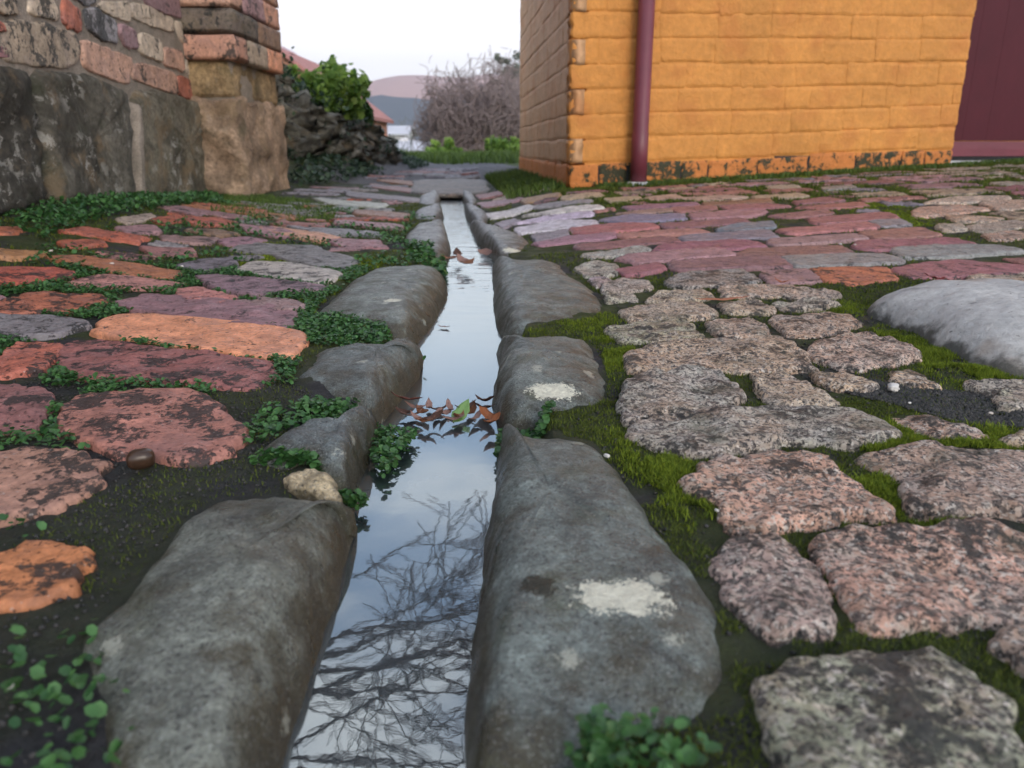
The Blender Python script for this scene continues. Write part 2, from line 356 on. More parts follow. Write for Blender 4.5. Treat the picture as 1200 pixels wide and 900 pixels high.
def flagstone(pts, h, mat, color, parent, name='brick', rel=0.0025, grime=0.4, seed=0, big=False, round_=0.007, edge=0.004):
    sq = name == 'brick'
    N, S = (72, [0, .12, .25, .38, .5, .61, .71, .8, .87, .92, .96, .985, 1.0]) if big else (48, [0, .3, .55, .75, .88, .95, 1.0])
    o = resample(pts, N, 1 if sq else 2, edge, seed, 0.09 if sq else 0.12); c = o.mean(0); ext = np.linalg.norm(o-c, axis=1).mean()
    rings = []
    for s in S:
        xy = c + (o-c)*s if s > 0 else c.reshape(1, 2)
        d = (1-s)*ext
        z = G(xy[:, 0], xy[:, 1]) + h - 1.1*h*np.clip(1-d/round_, 0, 1)**2.5
        p = np.stack([xy[:, 0], xy[:, 1], np.zeros(len(xy))], 1)
        z = z + rel*(fbm(p, 24, 2, seed) + 0.8*fbm(p, 75, 3, seed+3, 0.6)) * (1.0 if s < .93 else 0.6)
        rings.append(np.stack([xy[:, 0], xy[:, 1], z], 1))
    low = o + (o-c)*0.02; zl = G(low[:, 0], low[:, 1])-0.03
    rings.append(np.stack([low[:, 0], low[:, 1], zl], 1))
    V, Fc = rings_mesh(rings); ob = mesh(name, V, Fc, mat, parent, True, color); ob['grime'] = float(grime)
    STONES.append(o); return ob

def grow_out(P, d):
    a = 0.5*np.sum(P[:, 0]*np.roll(P[:, 1], -1) - np.roll(P[:, 0], -1)*P[:, 1]); s_ = 1 if a > 0 else -1
    e1 = P-np.roll(P, 1, 0); e2 = np.roll(P, -1, 0)-P
    n1 = np.stack([e1[:, 1], -e1[:, 0]], 1)*s_; n2 = np.stack([e2[:, 1], -e2[:, 0]], 1)*s_
    n = n1/np.linalg.norm(n1, axis=1)[:, None] + n2/np.linalg.norm(n2, axis=1)[:, None]; L = np.linalg.norm(n, axis=1)[:, None]
    return P + n/np.maximum(L, 0.6)*d*1.15

# ------------------------------------------------------------------ ground sheet and paving bed
def grid_mesh(name, xs, ys, zf, mat, smooth=True):
    X, Y = np.meshgrid(xs, ys); Z = zf(X, Y); V = np.stack([X.ravel(), Y.ravel(), Z.ravel()], 1)
    nx, ny = len(xs), len(ys); i = (np.arange(ny-1)[:, None]*nx + np.arange(nx-1)[None]).ravel()
    T = np.stack([i, i+1, i+nx+1, i+nx], 1); return fastmesh(name, V, T, mat, None, smooth)
PX0, PX1, PY0, PY1 = -1.75, 3.0, -0.6, 4.75
def inside(x, y):
    d = np.minimum(np.minimum(x-PX0, PX1-x), np.minimum(y-PY0, PY1-y)); return sst(0.0, 0.2, d)
def geo(a, b, n): return np.geomspace(a, b, n)
gx = np.unique(np.r_[-geo(3.2, 3000, 40), np.linspace(-3.2, 3.2, 130), geo(3.2, 3000, 40)])
gy = np.unique(np.r_[-geo(0.9, 800, 26), np.linspace(-0.9, 13, 230), geo(13, 4000, 70)])
def gz(x, y):
    m = inside(x, y); n = 0.010*fbm2(x, y, 6, 4, 5)*(1-m)*(1-sst(12, 16, y))
    return G(x, y) + n - 0.06*m - trench(x, y)*1.2
ground = grid_mesh('ground', gx, gy, gz, M['ground']); tag(ground, 'gravel lane running out to grass beyond the paving', kind='structure')
me = ground.data; co = np.empty(len(me.vertices)*3, np.float32); me.vertices.foreach_get('co', co); co = co.reshape(-1, 3)
lane = (sst(-0.25, 0.05, co[:, 0]-lane_l(co[:, 1]))*(1-sst(0.02, 0.30, co[:, 0]-(0.05-0.07*(co[:, 1]-5))))*(1-sst(9.3, 10.2, co[:, 1]))).astype(np.float32)
at = me.attributes.new('road', 'FLOAT', 'POINT'); at.data.foreach_set('value', lane)
bx_ = np.unique(np.r_[np.linspace(PX0, -0.6, 60), np.linspace(-0.6, 0.75, 230), np.linspace(0.75, PX1, 90)])
by_ = np.unique(np.r_[np.linspace(PY0, 0.15, 20), np.linspace(0.15, 1.3, 200), np.linspace(1.3, PY1, 200)])
def bedn(x, y): return 0.0026*fbm2(x, y, 20, 3, 11) + 0.0014*fbm2(x, y, 90, 2, 14)
def bz(x, y):
    m = inside(x, y); n = bedn(x, y)
    return G(x, y) - 0.0025 + n - trench(x, y) - 0.03*(1-m)
paving = grid_mesh('pavement', bx_, by_, bz, M['soil']); _X, _Y = np.meshgrid(bx_, by_); _m = np.clip(0.45 + 0.55*sst(-0.05, 0.15, _X) + 0.55*sst(0.5, 0.9, _Y)*(1-sst(-0.05, 0.15, _X)), 0, 1)
_a = paving.data.attributes.new('mossy', 'FLOAT', 'POINT'); _a.data.foreach_set('value', _m.astype(np.float32).ravel())
tag(paving, 'mossy worn brick and stone paving on both sides of the gutter', kind='structure')

# ------------------------------------------------------------------ colours (base colours)
C = dict(orange=(.66, .32, .19), pink=(.42, .235, .19), dpink=(.36, .19, .165), purple=(.27, .18, .20), red=(.42, .145, .09), rust=(.42, .19, .09),
         grey=(.28, .27, .275), pale=(.48, .47, .465), mauve=(.33, .21, .22), brown=(.29, .19, .13), plum=(.30, .155, .16), slate=(.25, .24, .275),
         buff=(.42, .34, .25), cream=(.56, .47, .36), gpink=(.48, .355, .265), ggrey=(.44, .395, .325), gcream=(.50, .42, .33), salmon=(.56, .31, .22), wpink=(.52, .32, .23), dark=(.15, .125, .095))
# ------------------------------------------------------------------ paving: traced outlines, laid on the ground surface
# (material, colour, grime, big, [(px, py) ...])
PV = [
# right of the gutter, near
('g', 'gpink', .45, 1, [(732,412),(770,401),(880,391),(915,392),(945,415),(950,430),(890,430),(800,428),(740,432)]),
('g', 'ggrey', .50, 1, [(737,443),(783,431),(844,430),(875,465),(804,478),(735,488),(729,470)]),
('g', 'gpink', .35, 1, [(877,432),(918,434),(958,452),(985,468),(960,473),(900,467)]),
('g', 'ggrey', .48, 1, [(740,505),(752,490),(800,479),(870,475),(960,474),(1010,480),(1040,497),(1062,506),(1040,513),(990,516),(900,520),(830,528),(770,522)]),
('g', 'wpink', .45, 1, [(805,571),(821,539),(901,525),(960,531),(997,560),(1040,581),(1035,597),(923,608),(864,618),(848,587)]),
('g', 'gpink', .42, 1, [(1003,531),(1067,520),(1200,525),(1260,540),(1270,590),(1200,600),(1077,595),(1056,560)]),
('g', 'gcream', .55, 1, [(837,645),(880,624),(928,627),(955,661),(981,715),(971,741),(901,741),(859,693)]),
('g', 'wpink', .42, 1, [(949,627),(987,613),(1093,619),(1136,608),(1200,624),(1290,650),(1300,700),(1200,709),(1120,725),(1013,733),(981,688)]),
('g', 'ggrey', .60, 1, [(901,795),(976,768),(1093,757),(1147,795),(1195,853),(1215,930),(1190,980),(950,970),(907,843)]),
('g', 'gpink', .45, 1, [(1168,747),(1200,737),(1300,735),(1310,790),(1210,785)]),
('g', 'gpink', .50, 1, [(952,405),(987,391),(1020,392),(1064,403),(1073,415),(1050,425),(1002,429),(956,420)]),
('g', 'wpink', .35, 0, [(950,434),(992,436),(1029,449),(1012,455),(981,451)]),
('g', 'gpink', .55, 0, [(1040,434),(1067,432),(1110,449),(1096,453),(1058,449)]),
('g', 'wpink', .40, 0, [(1050,484),(1079,486),(1158,505),(1158,511),(1096,511),(1067,497)]),
('g', 'gpink', .40, 0, [(1168,512),(1200,505),(1260,510),(1255,520),(1190,518)]),
('g', 'ggrey', .55, 0, [(1165,454),(1200,449),(1250,456),(1240,474),(1185,472)]),
('g', 'gpink', .35, 0, [(725,362),(755,355),(820,352),(840,365),(825,369),(740,373)]),
('g', 'ggrey', .50, 0, [(710,383),(740,376),(800,372),(822,392),(755,399),(728,397)]),
('g', 'gpink', .30, 0, [(758,350),(775,339),(820,339),(838,346),(812,349)]),
('g', 'ggrey', .45, 0, [(707,331),(730,326),(755,326),(765,335),(740,339),(707,339)]),
('g', 'ggrey', .40, 0, [(710,343),(740,343),(745,349),(715,351)]),
('g', 'grey', .55, 0, [(780,328),(795,319),(870,314),(893,328),(850,334),(795,334)]),
('g', 'gpink', .45, 0, [(828,374),(865,370),(902,385),(895,392),(840,391)]),
('g', 'gpink', .35, 0, [(842,336),(895,333),(935,335),(938,344),(880,346),(848,345)]),
('g', 'gpink', .45, 0, [(900,369),(992,365),(1008,377),(967,390),(925,390)]),
('g', 'gpink', .40, 0, [(905,339),(980,338),(985,346),(930,349)]),
('g', 'ggrey', .45, 0, [(905,353),(965,349),(990,355),(920,362)]),
('g', 'gpink', .45, 0, [(845,352),(890,352),(905,362),(885,366),(850,363)]),
('g', 'gpink', .45, 0, [(1130,322),(1190,318),(1230,322),(1225,329),(1150,331)]),
('g', 'pale', .25, 0, [(685,297),(750,287),(757,290),(745,295),(695,301)]),
('g', 'pale', .45, 0, [(678,312),(700,304),(718,310),(715,320),(690,322)]),
('g', 'pale', .45, 0, [(692,325),(706,322),(712,328),(700,333)]),
# brick bond in front of the orange wall
('b', 'plum', .20, 0, [(720,315),(772,306),(779,314),(735,321)]),
('b', 'plum', .25, 0, [(787,306),(870,300),(912,300),(925,310),(795,314)]),
('b', 'grey', .20, 0, [(917,300),(1035,296),(1060,304),(937,311)]),
('b', 'mauve', .45, 0, [(893,317),(946,314),(962,329),(902,331)]),
('b', 'red', .42, 0, [(950,313),(1040,312),(1052,326),(1000,331),(967,329)]),
('b', 'plum', .40, 0, [(1046,313),(1115,303),(1182,308),(1210,312),(1200,320),(1140,321),(1064,325)]),
('b', 'mauve', .15, 0, [(727,302),(740,297),(845,290),(860,296),(750,306)]),
('b', 'plum', .20, 0, [(864,296),(880,291),(985,287),(995,294),(900,299)]),
('b', 'slate', .20, 0, [(1047,291),(1105,286),(1170,287),(1197,292),(1125,298),(1060,300)]),
('b', 'plum', .25, 0, [(768,291),(780,285),(870,280),(898,286),(850,290)]),
('b', 'plum', .30, 0, [(1002,287),(1010,282),(1120,278),(1140,285),(1020,292)]),
('b', 'slate', .15, 0, [(797,276),(900,268),(908,276),(807,281)]),
('b', 'plum', .20, 0, [(675,286),(785,277),(795,281),(682,291)]),
('b', 'mauve', .20, 0, [(902,280),(1002,273),(1015,278),(909,286)]),
('b', 'dpink', .15, 0, [(1007,271),(1080,266),(1100,274),(1027,279)]),
('b', 'mauve', .20, 0, [(628,284),(675,275),(717,272),(719,276),(637,286)]),
('b', 'dpink', .15, 0, [(723,274),(815,268),(831,271),(735,276)]),
('b', 'dpink', .25, 0, [(912,268),(1017,260),(1029,265),(927,273)]),
('b', 'grey', .2, 0, [(1020,257),(1055,256),(1066,262),(1036,264)]),
('b', 'plum', .15, 0, [(670,265),(762,261),(770,265),(720,270),(675,272)]),
('b', 'plum', .25, 0, [(776,261),(870,255),(876,259),(812,265),(782,265)]),
('b', 'slate', .15, 0, [(840,268),(865,262),(903,258),(907,264),(860,270)]),
('b', 'plum', .25, 0, [(947,255),(1040,248),(1053,254),(957,261)]),
('b', 'slate', .15, 0, [(702,257),(740,251),(802,250),(800,255),(740,260)]),
('b', 'mauve', .20, 0, [(810,250),(870,245),(898,246),(880,252),(815,255)]),
('b', 'plum', .25, 0, [(902,252),(967,245),(974,249),(930,254)]),
('b', 'mauve', .20, 0, [(725,249),(782,243),(789,246),(737,250)]),
('b', 'plum', .20, 0, [(787,242),(835,240),(839,244),(793,248)]),
('b', 'plum', .20, 0, [(845,241),(890,238),(925,240),(900,243),(855,245)]),
('b', 'plum', .20, 0, [(932,242),(1007,236),(1015,240),(970,243)]),
('b', 'mauve', .20, 0, [(732,241),(815,236),(817,239),(740,245)]),
('b', 'brown', .25, 0, [(825,237),(900,232),(905,236),(832,240)]),
('b', 'plum', .20, 0, [(932,235),(972,230),(988,234),(937,238)]),
('b', 'buff', .25, 0, [(885,229),(935,226),(945,229),(890,232)]),
('b', 'buff', .25, 0, [(800,232),(850,228),(875,230),(820,235)]),
('b', 'buff', .25, 0, [(712,232),(745,229),(748,233),(718,236)]),
('b', 'buff', .3, 0, [(760,231),(790,227),(796,231),(766,234)]),
('g', 'grey', .3, 0, [(965,219),(997,216),(999,219),(968,222)]),
('g', 'buff', .3, 0, [(900,218),(930,216),(936,219),(905,222)]),
# the fan of thin pale bricks
('b', 'pale', .15, 0, [(605,267),(645,258),(695,258),(700,262),(640,268),(612,272)]),
('b', 'pale', .25, 0, [(600,261),(640,252),(690,247),(694,251),(640,257)]),
('b', 'pale', .30, 0, [(615,251),(660,243),(700,240),(704,243),(650,249)]),
('b', 'grey', .30, 0, [(604,245),(640,238),(690,234),(690,237),(640,242)]),
('b', 'slate', .20, 0, [(625,274),(662,268),(663,274),(630,281)]),
('b', 'mauve', .20, 0, [(560,228),(598,220),(600,224),(565,232)]),
('b', 'mauve', .25, 0, [(563,237),(605,229),(610,233),(568,242)]),
('b', 'pale', .25, 0, [(572,250),(618,239),(624,243),(578,255)]),
('b', 'grey', .25, 0, [(583,261),(602,255),(606,259),(590,266)]),
('b', 'brown', .25, 0, [(612,233),(650,226),(655,229),(618,237)]),
('b', 'buff', .30, 0, [(660,230),(700,225),(705,229),(664,233)]),
# stones in the moss at far right
('g', 'gcream', .25, 0, [(1080,237),(1117,230),(1182,229),(1180,233),(1120,236)]),
('g', 'salmon', .30, 0, [(1070,253),(1076,243),(1125,239),(1160,244),(1115,249)]),
('g', 'salmon', .30, 0, [(1149,236),(1200,233),(1230,240),(1172,245)]),
('g', 'salmon', .30, 0, [(1112,251),(1175,254),(1155,259),(1120,258)]),
('g', 'gpink', .30, 0, [(1130,265),(1190,257),(1210,262),(1160,271)]),
('g', 'salmon', .35, 0, [(1157,274),(1190,270),(1220,270),(1210,277),(1165,280)]),
('g', 'gcream', .35, 0, [(1100,262),(1125,261),(1128,267),(1108,269)]),
# left of the gutter
('b', 'orange', .18, 1, [(112,386),(128,374),(150,366),(240,374),(320,384),(348,390),(353,397),(335,412),(318,417),(250,407),(180,396)]),
('b', 'purple', .25, 1, [(140,352),(172,343),(240,349),(330,360),(345,368),(340,381),(290,377),(200,364),(150,357)]),
('b', 'dpink', .52, 1, [(76,425),(78,403),(105,396),(172,406),(250,415),(318,424),(320,436),(302,453),(240,447),(160,441),(100,437)]),
('b', 'dpink', .58, 1, [(84,472),(95,461),(196,458),(230,463),(262,485),(277,507),(268,525),(235,532),(190,527),(140,522),(80,500)]),
('b', 'red', .48, 1, [(0,422),(26,399),(66,403),(48,426),(5,436),(-30,432)]),
('b', 'dpink', .48, 1, [(-50,450),(0,449),(46,457),(50,470),(36,493),(0,501),(-60,505)]),
('b', 'pink', .55, 1, [(-50,535),(0,531),(25,525),(75,529),(115,545),(97,572),(58,587),(25,597),(-50,600)]),
('b', 'rust', .52, 1, [(-50,662),(0,655),(30,640),(82,637),(100,650),(68,680),(25,692),(-50,702)]),
('b', 'grey', .55, 1, [(-80,368),(0,367),(60,370),(97,374),(92,380),(60,388),(0,392),(-80,393)]),
('b', 'red', .55, 1, [(-30,358),(0,355),(38,342),(112,343),(122,350),(80,361),(0,363),(-40,363)]),
('b', 'red', .55, 0, [(-60,321),(0,313),(66,313),(86,318),(80,325),(34,330),(0,328),(-60,330)]),
('b', 'pink', .42, 0, [(77,330),(120,321),(144,323),(216,331),(190,336),(130,335),(95,333)]),
('b', 'rust', .38, 0, [(57,299),(90,298),(166,310),(214,318),(192,325),(130,317),(100,309)]),
('b', 'rust', .40, 0, [(-30,292),(0,292),(52,295),(30,299),(-30,299)]),
('b', 'red', .40, 0, [(74,282),(116,280),(118,284),(80,287)]),
('b', 'red', .40, 0, [(-40,268),(0,267),(24,264),(26,267),(0,272),(-40,274)]),
('b', 'mauve', .50, 0, [(230,322),(252,321),(320,327),(378,334),(376,340),(312,344),(260,337)]),
('b', 'pale', .50, 0, [(276,315),(296,305),(340,307),(396,319),(398,322),(374,330),(328,323)]),  # wet sheen of this brick is laid into its pale base colour
('b', 'grey', .42, 0, [(270,291),(290,283),(368,287),(372,292),(416,303),(408,314),(376,311),(340,303),(324,296)]),
('b', 'slate', .55, 0, [(212,310),(240,303),(272,301),(270,311),(240,317)]),
('b', 'pink', .35, 0, [(210,337),(230,335),(274,348),(260,353),(220,347)]),
('b', 'mauve', .35, 0, [(276,351),(310,350),(345,353),(353,360),(335,361),(290,357)]),
('b', 'salmon', .20, 0, [(304,265),(320,265),(360,270),(398,278),(380,281),(354,278),(312,268)]),
('b', 'red', .45, 0, [(216,255),(254,254),(274,259),(268,263),(230,263)]),
('b', 'brown', .45, 0, [(220,268),(256,268),(276,273),(250,275)]),
('b', 'mauve', .45, 0, [(190,275),(254,278),(242,284),(195,281)]),
('b', 'mauve', .45, 0, [(258,281),(285,277),(310,280),(290,285),(265,286)]),
('b', 'grey', .35, 0, [(332,262),(440,271),(445,276),(380,273)]),
('b', 'mauve', .35, 0, [(380,278),(440,281),(452,289),(398,287)]),
('b', 'pale', .25, 0, [(366,231),(450,238),(447,243),(390,238)]),  # pale colour here holds the sky sheen on the brick
('b', 'dpink', .25, 0, [(417,245),(477,250),(474,255),(420,250)]),
('b', 'mauve', .25, 0, [(393,256),(470,263),(468,268),(395,261)]),
('b', 'grey', .25, 0, [(405,223),(490,232),(488,236),(410,229)]),
('b', 'mauve', .25, 0, [(432,214),(492,222),(490,226),(440,219)]),
('b', 'dpink', .30, 0, [(440,207),(496,214),(494,218),(445,211)]),
('b', 'grey', .30, 0, [(398,240),(415,241),(412,246),(392,244)]),
('b', 'buff', .35, 0, [(138,256),(176,249),(178,252),(150,261)]),
('b', 'red', .45, 0, [(180,256),(212,251),(212,257),(190,261)]),
('b', 'mauve', .45, 0, [(140,265),(180,263),(186,270),(150,272)]),
('b', 'dpink', .45, 0, [(170,288),(220,290),(225,296),(180,297)]),
('b', 'mauve', .45, 0, [(280,262),(325,266),(350,274),(330,277),(290,269)]),
]
for k, (mt, cn_, gr, big, pts) in enumerate(PV):
    a = np.array(pts, float); w = at_ground(a[:, 0], a[:, 1], 0.004)[:, :2]
    col = np.array(C[cn_])*(0.88+0.24*rng.random())*(1+0.06*rng.standard_normal(3))
    dist = w[:, 1].mean(); h = 0.0042 if dist < 0.7 else 0.0036
    w = grow_out(w, (0.0030 if w[:, 0].mean() > 0 else 0.0075) if dist < 0.75 else ((0.0052 if w[:, 0].mean() > 0 else 0.0085) if dist < 1.3 else (0.011 if dist < 2.2 else 0.016)))
    flagstone(w, h, M['granite' if mt == 'g' else 'brick'], col, paving, 'paving_stone' if mt == 'g' else 'brick',
              rel=(0.0032 if mt == 'g' else 0.0022) if dist < 1.1 else 0.0014, grime=gr, seed=k*7, big=bool(big), edge=0.005 if dist < 0.8 else 0.004, round_=0.006 if mt == 'g' else 0.0045)

# ------------------------------------------------------------------ gutter: kerb stones either side, water between
gutter = empty('stone_gutter', (-0.06, 0.5, -0.05)); tag(gutter, 'open gutter lined with rounded grey kerb stones, full of water', 'gutter')
def kerb(inner, outer, zt=0.014, color=(.150, .174, .165), seed=0, p=3.1, far=False, name='kerb_stone', ztaper=0.0):
    """inner: pixels where the stone meets the water; outer: pixels where it meets the paving"""
    a = np.array(inner, float); b = np.array(outer, float)
    wi = at_z(a[:, 0], a[:, 1], np.full(len(a), WATERZ)); wo_ = at_ground(b[:, 0], b[:, 1], np.where(b[:, 1] < np.r_[a[:, 1], b[:, 1]].mean(), 0.75, 0.05)*zt)
    ym = np.r_[wi[:, 1], wo_[:, 1]].mean(); ks = 0.985 if len(inner) > 5 else 0.94
    xm = np.r_[wi[:, 0], wo_[:, 0]].mean(); wo_[:, 0] = xm+(wo_[:, 0]-xm)*(1.0 if len(inner) > 5 else 1.07)
    wi[:, 1] = ym+(wi[:, 1]-ym)*ks; wo_[:, 1] = ym+(wo_[:, 1]-ym)*ks
    pts = np.vstack([np.c_[wi[:, :2], np.zeros(len(wi))], np.c_[wo_[:, :2], np.ones(len(wo_))]])
    o = resample(pts, 40 if far else 84, 2, 0.0, seed); c = o.mean(0); c[2] = 0.5
    for _ in range(3): o[:, 2] = (np.roll(o[:, 2], 1)+o[:, 2]*2+np.roll(o[:, 2], -1)+np.roll(o[:, 2], 2)+np.roll(o[:, 2], -2))/6
    S = [0, .3, .5, .65, .78, .87, .93, .97, 1.0] if far else [0, .1, .2, .3, .4, .5, .6, .68, .75, .81, .86, .9, .935, .96, .98, .993, 1.0]
    rings = []; g0 = float(G(c[0], c[1]))
    for s in S:
        q = c + (o-c)*s if s > 0 else c.reshape(1, 3)
        zb = -0.10 + 0.075*sst(0.1, 0.8, o[:, 2] if s > 0 else q[:, 2])
        z = zb + (zt+g0-zb)*(1-s**p)**(1/p)
        r = np.stack([q[:, 0], q[:, 1], z], 1)
        nz = 0.0040*fbm(r, 10, 2, seed) + 0.0022*fbm(r, 50, 3, seed+5, 0.65)
        d = np.c_[(q[:, :2]-c[:2]), np.full(len(q), 0.05)]; d = d/np.linalg.norm(d, axis=1)[:, None]
        r = r + d*nz[:, None]; rings.append(r)
    V, Fc = rings_mesh(rings); ob = mesh(name, V, Fc, M['kerb'], gutter, True, color); STONES.append(o[:, :2]); return ob
K = {}
K['R1'] = kerb([(583,498),(577,560),(563,650),(547,740),(537,820),(532,870)], [(560,905),(640,890),(760,868),(840,842),(862,805),(858,760),(844,705),(806,648),(768,597),(734,546),(696,500),(650,488),(605,489)], 0.012, seed=1)
K['R2'] = kerb([(577,405),(581,430),(575,462),(570,478)], [(600,488),(697,480),(712,450),(705,415),(692,387),(650,382),(605,386)], 0.012, seed=2)
K['R3'] = kerb([(575,305),(574,340),(576,375),(577,395)], [(610,392),(700,374),(712,364),(704,345),(680,322),(657,302),(637,296),(597,298)], 0.012, seed=3)
K['R4'] = kerb([(548,263),(553,275),(560,290),(570,300)], [(590,302),(612,295),(622,284),(606,270),(585,262),(560,260)], 0.014, (.19, .20, .20), 4, far=True)
K['R5'] = kerb([(543,243),(544,252),(546,262)], [(562,262),(573,256),(570,246),(556,241)], 0.012, (.19, .20, .21), 5, far=True)
K['R6'] = kerb([(540,226),(541,234),(542,243)], [(552,242),(559,236),(556,227),(548,224)], 0.012, (.19, .20, .21), 6, far=True)
K['L1'] = kerb([(428,600),(412,655),(395,715),(378,765),(362,815),(345,870),(325,940)], [(230,960),(120,920),(85,800),(72,738),(120,690),(165,630),(212,585),(255,562),(325,556),(405,572)], 0.012, (.165, .178, .158), 7)
K['L2'] = kerb([(452,500),(444,520),(436,545)], [(400,548),(350,548),(285,545),(302,518),(340,492),(385,486),(425,487)], 0.010, (.120, .140, .142), 8)
K['L3'] = kerb([(503,412),(497,435),(484,462),(470,482)], [(420,474),(372,466),(342,446),(355,420),(376,400),(440,397),(485,402)], 0.011, (.138, .160, .156), 9)
K['L4'] = kerb([(526,322),(528,345),(519,372),(505,394)], [(465,390),(413,380),(365,370),(385,345),(413,322),(440,307),(490,304)], 0.012, (.158, .180, .164), 10)
K['L5'] = kerb([(522,262),(527,280),(531,298),(527,310)], [(505,300),(472,290),(473,274),(488,258),(506,256)], 0.014, (.19, .20, .20), 11, far=True)
K['L6'] = kerb([(519,244),(521,252),(522,260)], [(506,259),(484,257),(486,243),(505,240)], 0.012, (.19, .20, .21), 12, far=True)
K['L7'] = kerb([(515,226),(517,234),(518,242)], [(506,241),(488,240),(491,228),(504,224)], 0.012, (.19, .20, .21), 13, far=True)
_c = np.array([(396,576),(380,574),(360,569),(335,559),(328,552),(350,548),(376,550),(394,560)], float)
chip = flagstone(at_ground(_c[:, 0], _c[:, 1], 0.004)[:, :2], 0.0045, M['kerb'], (.44, .38, .27), gutter, 'broken_stone', 0.003, .1, 14, True, 0.008)
chip['label'] = 'pale broken stone edge behind the near left kerb stone'
def mark(ob, attr, px, py, z, sx, sy):
    p = at_z(np.array(px), np.array(py), np.array(z)); ob[attr] = [float(v) for v in p]; ob[attr+'_size'] = [1/sx, 1/sy, 20.0]
for o in list(K.values())+[chip]: o['lichen'] = [0.0, -50.0, 0.0]; o['lichen_size'] = [1.0, 1.0, 1.0]; o['moss_spot'] = [0.0, -50.0, 0.0]; o['moss_spot_size'] = [1.0, 1.0, 1.0]
mark(K['R1'], 'lichen', 730, 691, 0.014, 0.0215, 0.0125); K['R1']['label'] = 'long near kerb stone with white lichen patch and dark mossy gouge'
mark(K['R1'], 'moss_spot', 632, 688, 0.010, 0.0085, 0.0085)  # dark inside of the gouge and its moss, coloured onto the whole surface
mark(K['R2'], 'lichen', 648, 447, 0.014, 0.021, 0.013); K['R2']['label'] = 'short kerb stone with a pale lichen patch'
mark(K['L4'], 'lichen', 460, 350, 0.012, 0.012, 0.010)
mark(K['R4'], 'lichen', 600, 287, 0.012, 0.02, 0.02)
wx = []; 
ysw = np.r_[np.linspace(0.05, 1.4, 60), np.linspace(1.45, 4.5, 40)]
V = []; 
for y in ysw:
    c = float(xd(y)); 
    for k in range(9): V.append((c-0.15+0.30*k/8, y, WATERZ + 0.012*float(sst(1.2, 4.4, y))))
Tq = [(i*9+j, i*9+j+1, (i+1)*9+j+1, (i+1)*9+j) for i in range(len(ysw)-1) for j in range(8)]
water = fastmesh('water', np.array(V), np.array(Tq), M['water'], None, True); tag(water, 'still water in the gutter mirroring sky and branches', kind='structure')

def _slab():
    q = np.array([(478,221),(500,223),(520,223),(545,223),(578,221),(572,208),(530,207),(485,208)], float); w = at_z(q[:, 0], q[:, 1], np.full(len(q), 0.02))[:, :2]
    o = resample(w, 40, 1, 0.02, 5); c = o.mean(0); rings = []
    for s_, z in ((0, .012), (.5, .012), (.9, .011), (.97, .008), (1.0, .000), (1.0, -.012), (.8, -.016)):
        q_ = c+(o-c)*s_ if s_ else c.reshape(1, 2); rings.append(np.c_[q_, np.full(len(q_), z)+0.004*fbm2(q_[:, 0], q_[:, 1], 6, 2, 3)])
    V, Fc = rings_mesh(rings); ob = mesh('cover_slab', V, Fc, M['granite'], None, True, (.09, .095, .11)); ob['grime'] = 0.4
    tag(ob, 'flat grey stone slab bridging the far end of the gutter', 'slab')
_slab()

# ------------------------------------------------------------------ generic brick blocks
def block_mesh(name, sx, sy, sz, seed, bev=0.006, rough=0.003, mat=None, nx=7, ny=3, nz=4):
    """irregular bevelled box centred at origin, as a displaced rounded grid"""
    def face_grid(n1, n2): return np.linspace(-1, 1, n1), np.linspace(-1, 1, n2)
    V = []; Fc = []; idx = {}
    def vid(p):
        k = tuple(np.round(p, 5))
        if k not in idx: idx[k] = len(V); V.append(p)
        return idx[k]
    dims = (nx, ny, nz)
    for ax in range(3):
        u, v = [(1, 2), (2, 0), (0, 1)][ax]
        A = np.linspace(-1, 1, dims[u]); B = np.linspace(-1, 1, dims[v])
        for sg in (-1, 1):
            for i in range(len(A)-1):
                for j in range(len(B)-1):
                    q = []
                    for (a, b) in ((A[i], B[j]), (A[i+1], B[j]), (A[i+1], B[j+1]), (A[i], B[j+1])):
                        p = [0, 0, 0]; p[ax] = sg; p[u] = a; p[v] = b; q.append(vid(p))
                    Fc.append(q if sg > 0 else q[::-1])
    V = np.array(V, float); half = np.array([sx, sy, sz])/2
    P = V*half; inner = np.clip(P, -(half-bev), half-bev); d = P-inner; L = np.linalg.norm(d, axis=1)[:, None]
    P = np.where(L > 1e-9, inner + d/np.maximum(L, 1e-9)*bev, P)
    off = np.array([seed*3.1, seed*1.7, seed*0.9])
    n = np.stack([fbm(P+off, 14, 3, 1), fbm(P+off, 14, 3, 21), fbm(P+off, 14, 3, 41)], 1)
    P = P + n*rough
    me = bpy.data.meshes.new(name); me.from_pydata(P.tolist(), [], Fc); me.polygons.foreach_set('use_smooth', [True]*len(Fc))
    if mat: me.materials.append(mat)
    me.update(); return me
def place(name, me, loc, rot, scale, parent, color=None, grime=None):
    o = bpy.data.objects.new(name, me); link(o, parent, loc); o.rotation_euler = rot; o.scale = scale
    if color is not None: o.color = (*color, 1)
    if grime is not None: o['grime'] = float(grime)
    return o
def boxmesh(name, lo, hi, mat, parent, bev=0.0, color=None, rough=0.0, seed=0):
    lo = np.array(lo, float); hi = np.array(hi, float)
    m_ = block_mesh(name, *(hi-lo), seed, max(bev, 0.0005), rough, mat, 2 if not rough else 9, 2 if not rough else 5, 2 if not rough else 7)
    if not rough: m_.polygons.foreach_set('use_smooth', [False]*len(m_.polygons))
    return place(name, m_, (lo+hi)/2, (0, 0, 0), (1, 1, 1), parent, color)

